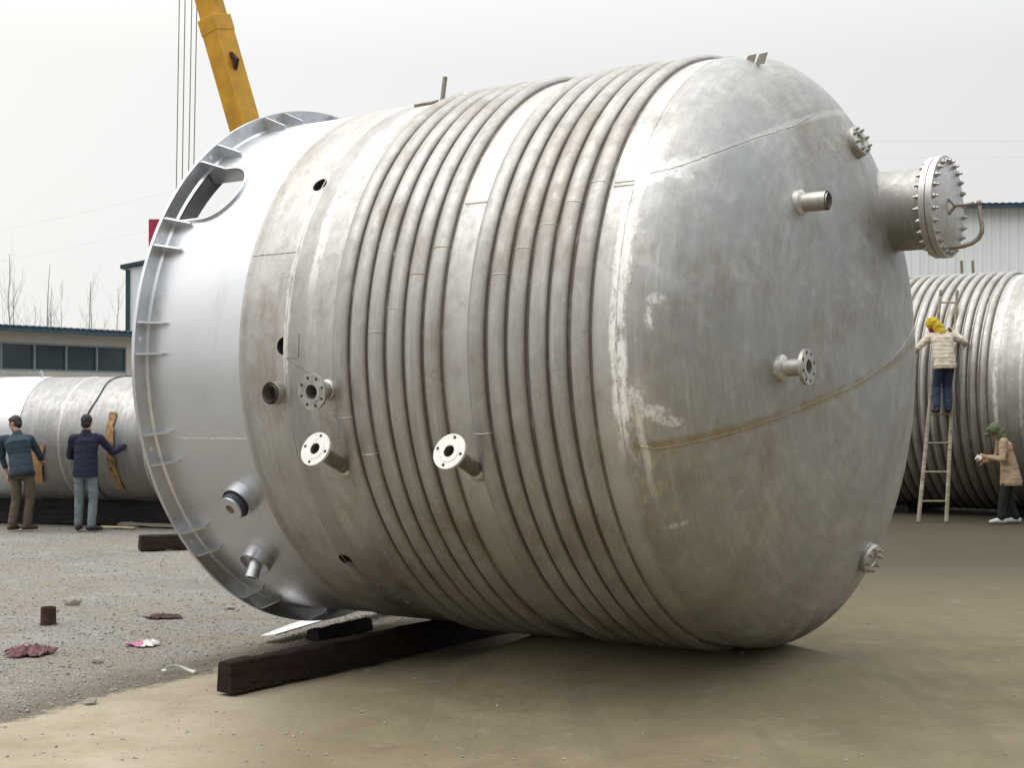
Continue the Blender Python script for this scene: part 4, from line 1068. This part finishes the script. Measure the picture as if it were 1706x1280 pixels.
    if hair == 'short':
        H.ball(hc+hdir*0.036-look*0.016, (0.083, 0.098, 0.094), 22, hm); H.ball(hc-hdir*0.022-look*0.046, (0.072, 0.060, 0.072), 16, hm)
        for q in (-1, 1): H.ball(hc+hdir*0.012+hr*0.068*q-look*0.002, (0.014, 0.022, 0.040), 10, hm)
        H.ball(hc+hdir*0.088+look*0.045, (0.055, 0.045, 0.028), 12, hm)
        h_ = voxel(H, 'hair', [M['hair']], body, 0.009, 1); wrinkle(h_, 0.008, 38)
    else:
        if M_.get('mask'):
            q = MB(); q.ball(hc-hdir*0.045+look*0.058, (0.062, 0.060, 0.058), 14, hm); q.build('face_mask', M_['mask'], t, smooth=180)
        H.ball(hc+hdir*0.028-look*0.012, (0.094, 0.108, 0.108), 22, hm); H.ball(hc-hdir*0.055-look*0.030, (0.088, 0.090, 0.085), 18, hm)
        cap(H, V['neck']-up*0.01-look*0.01, hc-hdir*0.06-look*0.012, (0.088, 0.085), (0.082, 0.084))
        if hair == 'scarf_tied':
            H.tube([hc+hdir*0.055+look*0.075, hc+hdir*0.045+look*0.135, hc+hdir*0.06+look*0.185], [0.035, 0.04, 0.018], 10); H.ball(hc+hdir*0.09+look*0.05, (0.06, 0.06, 0.04), 12, hm)
        else: H.ball(hc-hdir*0.11-look*0.07, (0.06, 0.05, 0.05), 12, hm)
        h_ = voxel(H, 'headscarf', [M_['scarf']], t, 0.008, 2); wrinkle(h_, 0.008, 15)
    return t
def wrinkle(o, amt, fr):
    me = o.data
    for v, n, p in [(v, v.normal.copy(), v.co.copy()) for v in me.vertices]:
        d = noise.noise(Vector((p.x*fr, p.y*fr, p.z*fr*1.6)))+0.5*noise.noise(Vector((p.x*fr*2.1, p.y*fr*2.1, p.z*fr*2.9+7)))
        v.co = p+n*d*amt
    me.update()
M['eye'] = simple('dark_eye', (0.02, 0.015, 0.012), 0.2, 0, 0.1, 10); M['lip'] = simple('lips', (0.30, 0.11, 0.09), 0.5, 0, 0.1, 10)
M['shoe_black'] = simple('black_shoe', (0.018, 0.017, 0.016), 0.6, 0, 0.3, 20); M['shoe_brown'] = simple('brown_shoe', (0.06, 0.035, 0.025), 0.6, 0, 0.3, 20)
M['shoe_white'] = simple('white_shoe', (0.46, 0.48, 0.49), 0.6, 0, 0.15, 20)

def std_legs(J, spread=0.10, zpel=0.90):
    J.setdefault('hipr', (0.09, 0, zpel-0.04)); J.setdefault('hipl', (-0.09, 0, zpel-0.04))
    J.setdefault('knr', (spread, 0.03, 0.48)); J.setdefault('knl', (-spread, 0.03, 0.48))
    J.setdefault('anr', (spread, 0, 0.085)); J.setdefault('anl', (-spread, 0, 0.085))
    J.setdefault('ftr', (0.15, 1, 0)); J.setdefault('ftl', (-0.15, 1, 0)); return J

# man in teal-grey jacket, bent forward a little and looking left
J = std_legs(dict(pelvis=(0.06, 0, 0.90), neck=(-0.05, 0.12, 1.45), head=(-0.10, 0.17, 1.60), look=(-1.0, 0.35, -0.1), shr=(0.15, 0.10, 1.37), shl=(-0.27, 0.10, 1.36),
                  elr=(0.24, 0.28, 1.12), ell=(-0.31, 0.22, 1.08), wrr=(0.20, 0.46, 1.02), wrl=(-0.23, 0.24, 0.83), back=(0.0, -0.05, 0.0)))
J.update(hipr=(0.16, 0.0, 0.87), hipl=(-0.03, 0.0, 0.87), knr=(0.17, 0.05, 0.48), knl=(-0.03, 0.03, 0.48), anr=(0.13, 0.02, 0.085), anl=(-0.08, -0.02, 0.085), ftr=(0.7, 0.8, 0), ftl=(0.3, 1, 0))
person('person', (-7.40, 22.45, 0), 0.0, 'man in teal grey jacket and olive trousers seen from behind, looking left', J,
       dict(jacket=cloth('teal_grey_jacket', (0.028, 0.050, 0.070)), trousers=cloth('olive_trousers', (0.095, 0.078, 0.05)), shoe=M['shoe_brown'], band=cloth('black_band', (0.015, 0.015, 0.018)), sleeve=0.55, hem=0.09),
       handspec=dict(r=((0, 1, -0.2), (0, 0, -1), 0.35, -1), l=((0.1, 0.15, -1), (1, 0, 0), 0.4, 1)))
# man in navy jacket, right arm stretched out to the vessel
J = std_legs(dict(pelvis=(0.0, 0, 0.92), neck=(0.0, 0.04, 1.47), head=(0.0, 0.06, 1.62), look=(0.1, 1, 0), shr=(0.20, 0.04, 1.39), shl=(-0.20, 0.02, 1.38),
                  elr=(0.36, 0.16, 1.17), ell=(-0.27, 0.10, 1.12), wrr=(0.53, 0.36, 1.28), wrl=(-0.20, 0.33, 1.06)), 0.10)
J.update(knr=(0.11, 0.03, 0.49), anr=(0.10, -0.04, 0.085), knl=(-0.10, 0.03, 0.49), anl=(-0.115, 0.04, 0.085), ftr=(0.75, 0.65, 0), ftl=(-0.1, 1, 0))
person('person', (-6.36, 22.36, 0), 0.0, 'man in navy jacket and grey jeans seen from behind, arm stretched to the vessel', J,
       dict(jacket=cloth('navy_jacket', (0.013, 0.015, 0.040)), trousers=cloth('grey_jeans', (0.15, 0.18, 0.195)), shoe=M['shoe_black'], hem=0.11, sleeve=0.92),
       handspec=dict(r=((0.45, 0.7, 0.35), (0.6, -0.6, 0), 0.25, -1), l=((0.2, 1, 0), (0, 0, -1), 0.5, 1)))
# worker on the ladder: yellow headscarf, cream quilted jacket
zf = 1.728; fy = 24.12+0.88*zf/3.8; fx = 6.76+0.54*zf/3.8
J = dict(pelvis=(0.03, -0.16, 0.83), neck=(0.0, -0.02, 1.33), head=(-0.11, 0.03, 1.455), look=(-1, 0.45, 0.05), shr=(0.19, -0.01, 1.26), shl=(-0.19, 0.0, 1.25),
         elr=(0.42, 0.04, 1.17), ell=(-0.37, -0.02, 1.08), wrr=(0.30, 0.27, 1.36), wrl=(-0.42, 0.18, 0.94),
         hipr=(0.11, -0.15, 0.80), hipl=(-0.06, -0.15, 0.80), knr=(0.10, -0.02, 0.45), knl=(-0.07, -0.02, 0.45), anr=(0.10, -0.10, 0.09), anl=(-0.09, -0.10, 0.09), ftr=(0.1, 1, 0), ftl=(-0.1, 1, 0))
person('person', (fx+0.0, fy-0.02, zf+0.012), 0.0, 'worker with yellow headscarf and cream quilted jacket standing on the ladder', J,
       dict(jacket=cloth('cream_quilted_jacket', (0.56, 0.49, 0.40), 9, True), trousers=cloth('dark_blue_trousers', (0.022, 0.034, 0.075)), shoe=M['shoe_black'], hem=0.10, sleeve=0.95, scarf=printed('yellow_scarf', (0.66, 0.46, 0.02), (0.16, 0.085, 0.01)), mask=cloth('dark_red_mask', (0.22, 0.02, 0.03))),
       hair='scarf', female=True, handspec=dict(r=((-0.3, 0.6, 0.7), (-0.5, 0.6, 0), 0.8, -1), l=((-0.1, 0.6, -0.5), (0.5, 0.5, 0), 0.6, 1)))
# worker in tan jacket, green headscarf, facing left
J = std_legs(dict(pelvis=(0.0, -0.10, 0.86), neck=(0.0, 0.02, 1.36), head=(0.0, 0.12, 1.47), look=(0.05, 1, -0.35), shr=(0.17, 0.03, 1.29), shl=(-0.17, 0.03, 1.29),
                  elr=(0.22, 0.07, 1.02), ell=(-0.24, 0.06, 1.03), wrr=(0.14, 0.28, 0.98), wrl=(-0.13, 0.27, 1.06), back=(0, -0.02, 0)), 0.09, 0.86)
J.update(hipr=(0.085, -0.10, 0.82), hipl=(-0.085, -0.10, 0.82), knr=(0.09, -0.06, 0.46), knl=(-0.09, 0.02, 0.46), anr=(0.09, -0.20, 0.085), anl=(-0.10, 0.06, 0.085), ftr=(0, 1, 0), ftl=(0, 1, 0))
WX, WY = 7.79, 23.75
person('person', (WX, WY, 0), PI/2-0.15, 'worker in tan jacket and green headscarf facing left beside the ribbed vessel', J,
       dict(jacket=cloth('tan_jacket', (0.34, 0.25, 0.165)), trousers=cloth('black_trousers', (0.010, 0.010, 0.012)), shoe=M['shoe_white'], hem=0.25, flare=0.225, sleeve=0.93, scarf=printed('green_scarf', (0.12, 0.145, 0.075), (0.035, 0.05, 0.02))),
       hair='scarf_tied', female=True, handspec=dict(r=((0, 1, 0.1), (-1, 0, 0), 0.9, -1), l=((0, 1, 0.2), (1, 0, 0), 0.9, 1)))
def held_tool():
    t = empty('grinding_tool', (WX-0.40, WY, 1.04), 0, 'small white and dark tool held by the worker in the tan jacket', 'tool')
    q = MB(); q.tube([(0.04, 0, -0.06), (-0.03, 0, 0.05), (-0.05, 0, 0.10)], [0.032, 0.030, 0.022], 12); q.build('tool_body', M['tape'], t)
    q = MB(); q.tube([(-0.05, -0.05, 0.02), (0.02, -0.06, -0.02)], [0.045, 0.038], 12); q.build('tool_guard', M['whitecloth'], t)
    q = MB(); q.tube([(-0.04, 0, 0.09), (-0.16, 0, 0.15)], [0.008, 0.006], 8); q.build('rod', M['tape'], t)
held_tool()

# ------------------------------------------------------------------ buildings at the back
M['cream'] = simple('cream_wall', (0.52, 0.495, 0.44), 0.85, 0, 0.08, 2)
k = NT('white_cladding'); c_ = k.coord(); x_, y_, z_ = k.xyz(c_); f_ = k.noise(k.scale(c_, 1.2, 1.2, 0.12), 1.5, 5, 0.65)
k.set(k.mix(k.step(f_, 0.48, 0.72, 0, 0.5), (0.87, 0.91, 0.93), (0.66, 0.68, 0.68)), 0.7, 0.0)
k.bump(k.math('POWER', k.math('ABSOLUTE', k.math('SINE', k.math('MULTIPLY', x_, 10.5))), 8.0), 0.6, 0.03); M['white_wall'] = k.m
M['bluetrim'] = simple('blue_roof_edge', (0.045, 0.085, 0.115), 0.6, 0.1, 0.2, 3)
M['greentrim'] = simple('dark_green_trim', (0.03, 0.07, 0.075), 0.6, 0.1, 0.2, 3)
M['roofing'] = simple('grey_blue_roofing', (0.25, 0.31, 0.36), 0.6, 0.2, 0.15, 2)
M['frame'] = simple('grey_window_frame', (0.22, 0.26, 0.28), 0.6, 0.1, 0.15, 4)
k = NT('dark_window_glass'); c_ = k.coord(); f_ = k.noise(c_, 0.8, 3, 0.6); k.set(k.mix(f_, (0.012, 0.022, 0.03), (0.05, 0.075, 0.085)), 0.12, 0.0); M['glass'] = k.m
M['redsign'] = simple('red_sign', (0.42, 0.03, 0.075), 0.6, 0, 0.12, 3)

def wall_frame(name, a, b, label, cat):
    a = Vector((*a, 0)); b = Vector((*b, 0)); t = (b-a).normalized()
    o = empty(name, a, math.atan2(t.y, t.x), label, cat); return o, (b-a).length
def long_shed(name, a, b, eave, wz0, wz1, depth, spacing, label, wallmat, mull_mat, roof_h=1.2, corr=True, lower=None):
    """local x along the facade, y away from the camera"""
    o, ln = wall_frame(name, a, b, label, 'building')
    q = MB(); q.box((ln/2, 0.10, wz0/2), (ln, 0.2, wz0)); q.build('lower_wall', lower or wallmat, o)
    q = MB(); q.box((ln/2, 0.10, (wz1+eave-0.08)/2), (ln, 0.2, eave-0.08-wz1)); q.build('upper_wall', wallmat, o)
    for x in (0.1, ln-0.1):
        q = MB(); q.box((x, 0.1, (wz0+wz1)/2), (0.2, 0.2, wz1-wz0)); q.build('end_pier', wallmat, o)
    q = MB(); q.box((ln/2, depth, eave/2), (ln, 0.2, eave)); q.build('back_wall', wallmat, o)
    for x in (0.1, ln-0.1):
        q = MB(); q.add([(x-.1, 0.2, 0), (x-.1, depth-.1, 0), (x-.1, depth-.1, eave-.09), (x-.1, depth/2, eave+roof_h-.12), (x-.1, .2, eave-.09), (x+.1, 0.2, 0), (x+.1, depth-.1, 0), (x+.1, depth-.1, eave-.09), (x+.1, depth/2, eave+roof_h-.12), (x+.1, .2, eave-.09)],
                        [(0, 1, 2, 3, 4), (9, 8, 7, 6, 5)]+[(i, i+5, (i+1) % 5+5, (i+1) % 5) for i in range(5)]); q.build('gable_wall', wallmat, o)
    n = int(ln/spacing); fr = None
    for i in range(n):
        x0 = 0.2+(ln-0.4)*i/n; x1 = 0.2+(ln-0.4)*(i+1)/n
        f = MB(); w = 0.032
        f.box((x0+w/2, 0.05, (wz0+wz1)/2), (w, 0.09, wz1-wz0)); f.box((x1-w/2, 0.05, (wz0+wz1)/2), (w, 0.09, wz1-wz0))
        f.box(((x0+x1)/2, 0.05, wz0+0.03), (x1-x0-2*w, 0.09, 0.06)); f.box(((x0+x1)/2, 0.05, wz1-0.03), (x1-x0-2*w, 0.09, 0.06))
        fo = f.build('window', mull_mat, o)
        g = MB(); g.box(((x0+x1)/2, 0.07, (wz0+wz1)/2), (x1-x0-2*w, 0.012, wz1-wz0-0.12)); g.build('pane', M['glass'], fo)
    # corrugated roof sheet
    N = int(ln/0.11) if corr else int(ln/0.5); vs = []; fs = []
    for i in range(N+1):
        x = -0.25+(ln+0.5)*i/N; dz = 0.03*(i % 2)
        for (y, z) in ((-0.45, eave-0.02), (depth/2, eave+roof_h), (depth+0.45, eave-0.02)): vs += [(x, y, z+dz), (x, y, z+dz-0.04)]
    for i in range(N):
        a_ = i*6; b_ = a_+6
        fs += [(a_, b_, b_+2, a_+2), (a_+2, b_+2, b_+4, a_+4), (a_+1, a_+3, b_+3, b_+1), (a_+3, a_+5, b_+5, b_+3), (a_, a_+1, b_+1, b_), (a_+4, b_+4, b_+5, a_+5)]
    m = MB(); m.add(vs, fs); rf = m.build('roof', M['bluetrim'] if corr else M['roofing'], o, smooth=None)
    q = MB(); q.box((ln/2, -0.40, eave-0.12), (ln+0.5, 0.05, 0.12)); q.build('fascia', M['bluetrim'], rf)
    return o
long_shed('workshop', (-19.5, 34.2), (-11.74, 46.2), 4.12, 2.84, 3.66, 9, 1.12, 'low cream workshop with a strip of dark windows and blue roof edge on the left', M['cream'], M['frame'], 0.05)
def white_block():
    o = empty('white_building', (-12.05, 46.9, 0), 0.0, 'taller white clad building with dark corner trim at the end of the cream workshop', 'building')
    H_ = 6.15; W = 9.0; D = 12
    pr = [(0, 0), (W, 0), (W, H_), (W/2, H_+0.9), (0, H_)]
    q = MB(); vs = [(x, y, z) for y in (0, 0.2) for x, z in pr]; q.add(vs, [(0, 1, 2, 3, 4), (9, 8, 7, 6, 5)]+[(i, i+5, (i+1) % 5+5, (i+1) % 5) for i in range(5)]); q.build('front_wall', M['white_wall'], o)
    for x in (0.1, W-0.1):
        q = MB(); q.box((x, D/2+.1, H_/2-.05), (0.2, D-.2, H_-.1)); q.build('side_wall', M['white_wall'], o)
    q = MB(); vs = [(x, y, z) for y in (D, D+0.2) for x, z in pr]; q.add(vs, [(0, 1, 2, 3, 4), (9, 8, 7, 6, 5)]+[(i, i+5, (i+1) % 5+5, (i+1) % 5) for i in range(5)]); q.build('back_wall', M['white_wall'], o)
    q = MB(); y0, y1 = -0.12, D+0.3
    for (xa, za, xb, zb) in ((-0.2, H_-0.02, W/2, H_+0.93), (W/2, H_+0.93, W+0.2, H_-0.02)):
        q.add([(xa, y0, za), (xb, y0, zb), (xb, y1, zb), (xa, y1, za), (xa, y0, za+0.12), (xb, y0, zb+0.12), (xb, y1, zb+0.12), (xa, y1, za+0.12)], [(0, 1, 2, 3), (7, 6, 5, 4), (0, 4, 5, 1), (3, 2, 6, 7), (0, 3, 7, 4), (1, 5, 6, 2)])
    q.build('roof', M['greentrim'], o)
    for x in (-0.01, W-0.05):
        q = MB(); q.box((x+0.03, -0.02, H_/2), (0.13, 0.06, H_-0.1)); q.build('corner_trim', M['greentrim'], o)
white_block()
def red_sign():
    o = empty('sign_board', (-11.55, 47.6, 6.2), 0, 'plain red sign board standing on the white building roof beside the ring', 'sign')
    q = MB(); q.box((0.95, 0, 0.92), (1.9, 0.08, 1.32)); q.build('panel', M['redsign'], o)
    for x in (0.3, 1.6):
        q = MB(); q.box((x, 0.09, 0.72), (0.08, 0.08, 1.44)); q.build('post', M['greentrim'], o)
red_sign()
long_shed('factory_hall', (10.5, 51.5), (40.0, 49.2), 8.72, 4.6, 6.28, 14, 0.80, 'tall white factory hall with teal corrugated roof edge behind the ribbed vessel', M['white_wall'], M['greentrim'], 0.05)

# ------------------------------------------------------------------ crane behind the vessel
M['yellow'] = simple('crane_yellow', (0.56, 0.29, 0.012), 0.5, 0, 0.22, 3); M['cable'] = simple('steel_cable', (0.30, 0.28, 0.28), 0.5, 0.6, 0.2, 20)
M['tyre'] = simple('black_tyre', (0.02, 0.02, 0.02), 0.85, 0, 0.2, 20)
def crane():
    o = empty('mobile_crane', (-2.3, 31.4, 0), 0, 'yellow truck crane behind the big vessel with its boom raised', 'crane')
    tip = Vector((-4.62, -0.7, 12.6)); root = Vector((-1.62, -0.5, 2.1)); t = (tip-root).normalized()
    a = Vector((0.80, -0.60, 0)); a = (a-t*a.dot(t)).normalized(); b = t.cross(a)
    def seg(p0, p1, w, h, name, mat=M['yellow']):
        q = MB(); vs = []
        for p in (p0, p1):
            for (i, j) in ((-1, -1), (1, -1), (1, 1), (-1, 1)): vs.append(p+a*w/2*i+b*h/2*j)
        q.add(vs, [(3, 2, 1, 0), (4, 5, 6, 7)]+[(i, (i+1) % 4, (i+1) % 4+4, i+4) for i in range(4)]); return q.build(name, mat, o, smooth=30, bevel=0.02)
    def at(z): return root+t*((z-root.z)/t.z)
    bs = seg(root, at(9.80), 0.47, 0.49, 'boom_base'); seg(at(8.0), tip, 0.40, 0.42, 'boom_extension'); 
    q = MB(); c = at(9.75)
    q.add([c+t*d_+a*w*i+b*h_*j for d_ in (-0.22, 0.12) for (w, h_) in ((0.245, 0.255),) for (i, j) in ((-1, -1), (1, -1), (1, 1), (-1, 1))], [(3, 2, 1, 0), (4, 5, 6, 7)]+[(i, (i+1) % 4, (i+1) % 4+4, i+4) for i in range(4)])
    q.build('boom_collar', M['yellow'], o, bevel=0.015)
    c = at(9.05)+a*0.24+b*-0.05; q = MB(); q.tube([c, c+a*0.09-t*0.18, c-t*0.34], [0.05, 0.07, 0.04], 10); q.build('boom_bracket', M['rust'], o)
    c = at(10.15)+a*0.24; q = MB(); q.tube([c, c+a*0.14], 0.02, 8); q.lathe([(0, .001), (0, .06), (0.04, .06), (0.04, .001)], 16, c+a*0.12, a); q.build('guide_roller', M['tyre'], o)
    q = MB(); hd = tip; q.box(hd+Vector((-0.25, 0, 0.1)), (1.0, 0.5, 0.45)); q.build('boom_head', M['yellow'], o, bevel=0.02)
    for y in (-0.12, 0.12):
        q = MB(); q.lathe([(-0.03, .02), (-0.03, .24), (0.03, .24), (0.03, .02)], 24, hd+Vector((-0.55, y, 0.0)), (0, 1, 0)); q.build('sheave', M['cable'], o)
    # cables down to the hook block
    hx = -4.23
    for i, (xt, xb) in enumerate(((-0.0, -0.02), (0.09, 0.09), (0.26, 0.25), (0.34, 0.34))):
        q = MB(); q.tube([Vector((hx-0.28+xt, -0.7+0.12*(i % 2), 12.45)), Vector((hx-0.38+xb*0.9, -0.7+0.1*(i % 2), 3.6))], 0.011, 8); q.build('cable', M['cable'], o)
    q = MB(); c = Vector((hx-0.22, -0.65, 3.3)); q.box(c, (0.42, 0.26, 0.55)); q.build('hook_block', M['yellow'], o, bevel=0.03)
    q = MB(); pts = [c+Vector((0.0, 0, -0.27))]+[c+Vector((0.13*math.sin(x), 0, -0.45-0.13+0.13*math.cos(x))) for x in [0.2*i for i in range(1, 22)]]; q.tube(pts, 0.03, 8); q.build('hook', M['cable'], o)
    # carrier
    q = MB(); q.box((0.4, 0, 0.95), (7.4, 2.3, 0.45)); q.build('chassis', M['yellow'], o, bevel=0.04)
    q = MB(); q.box((3.2, 0, 1.85), (1.5, 2.2, 1.35)); cb = q.build('carrier_cab', M['yellow'], o, bevel=0.12)
    q = MB(); q.box((3.96, 0, 2.1), (0.03, 1.8, 0.6)); q.build('windscreen', M['glass'], cb)
    q = MB(); q.box((-0.6, 0.1, 1.75), (2.4, 2.0, 1.1)); q.build('turret', M['yellow'], o, bevel=0.06)
    q = MB(); q.box((0.4, -0.75, 2.1), (1.2, 0.7, 1.3)); q.build('operator_cab', M['yellow'], o, bevel=0.06)
    q = MB(); q.tube([Vector((0.6, -0.4, 2.0)), at(5.2)], [0.12, 0.09], 14); q.build('lift_cylinder', M['cable'], o)
    for x in (-2.4, -1.2, 1.6, 2.9):
        for y in (-1.0, 1.0):
            q = MB(); q.lathe([(-0.15, .25), (-0.15, .48), (-0.11, .52), (0.11, .52), (0.15, .48), (0.15, .25)], 28, (x, y, 0.52), (0, 1, 0)); w = q.build('wheel', M['tyre'], o)
            q = MB(); q.lathe([(-0.10, .001), (-0.12, .25), (0.12, .25), (0.10, .001)], 20, (x, y, 0.52), (0, 1, 0)); q.build('rim', M['yellow'], w)
    return o
crane()

# ------------------------------------------------------------------ bare poplars behind the workshop, overhead wires
M['bark'] = simple('pale_bark', (0.40, 0.385, 0.36), 0.9, 0, 0.2, 8)
def bare_tree(x, y, h, seed, label):
    rng = random.Random(seed); o = empty('bare_tree', (x, y, 0), 0, label, 'tree', 'bare trees behind the workshop')
    lean = Vector((rng.uniform(-.05, .05), 0, 1)).normalized(); tr = MB(); pts = [Vector((0, 0, 0))+lean*h*i/8+Vector((rng.uniform(-.06, .06), rng.uniform(-.06, .06), 0))*(1 if i else 0) for i in range(9)]
    tr.tube(pts, [0.075*(1-i/8.6)*h/9+0.008 for i in range(9)], 8); tr.build('trunk', M['bark'], o)
    br = MB()
    def limb(p, d, ln, r, lev):
        q = [p]; dd = d.copy()
        for i in range(4):
            dd = (dd+Vector((rng.uniform(-.1, .1), rng.uniform(-.1, .1), 0.14))).normalized(); q.append(q[-1]+dd*ln/4)
        br.tube(q, [r, r*.8, r*.6, r*.42, r*.25], 5)
        if lev < 2:
            for i in range(3 if lev == 0 else 2):
                k_ = rng.randint(1, 4); a = rng.uniform(0, 2*PI)
                limb(q[k_], (dd*0.9+Vector((math.cos(a), math.sin(a), 0.3))*0.55).normalized(), ln*rng.uniform(.35, .55), r*.5, lev+1)
    for i in range(9):
        f = rng.uniform(.28, .95); a = rng.uniform(0, 2*PI); p = pts[int(f*8)].lerp(pts[min(8, int(f*8)+1)], f*8-int(f*8))
        limb(p, Vector((math.cos(a)*.6, math.sin(a)*.6, 1)).normalized(), h*(0.36-0.24*f), 0.020*(1.1-f)*h/9+.005, 0)
    br.build('crown', M['bark'], o)
for i, (px, Y, top, lab) in enumerate(((14, 74, 422, 'tall bare tree behind the workshop, leftmost in the photograph'), (27, 82, 470, 'short bare tree close beside the leftmost tall one'),
                                       (70, 76, 440, 'tall slim bare tree over the middle of the workshop roof'), (83, 84, 480, 'thin bare tree just right of the tall slim one'),
                                       (139, 78, 468, 'bare tree with a straight stem over the right part of the workshop roof'), (160, 86, 484, 'small thin bare tree between two straight stemmed ones'),
                                       (185, 80, 480, 'bare tree nearest the white building corner'), (110, 90, 510, 'very short bare tree low over the workshop roof'), (57, 92, 512, 'low bare sapling left of the tall slim tree'))):
    bare_tree((px-853)/2496*Y, Y, 1.9+(673-top)/2496*Y, 50+i, lab)
def wire(a, b, sag, label):
    a = Vector(a); b = Vector(b); pts = [a.lerp(b, i/24)-Vector((0, 0, sag*4*(i/24)*(1-i/24))) for i in range(25)]
    tag(MB().tube(pts, 0.0022, 6).build('power_line', M['cable'], None), label, 'power line', 'overhead power lines')
wire((-30, 66, 8.2), (-4, 62, 13.6), 0.5, 'uppermost thin overhead wire left of the big vessel')
wire((-30, 66, 7.0), (-4, 62, 12.0), 0.5, 'lower thin overhead wire left of the big vessel')
wire((8, 64, 13.3), (40, 63, 13.6), 0.35, 'upper thin overhead wire above the factory hall')
wire((8, 64, 12.6), (40, 63, 12.9), 0.35, 'lower thin overhead wire above the factory hall')
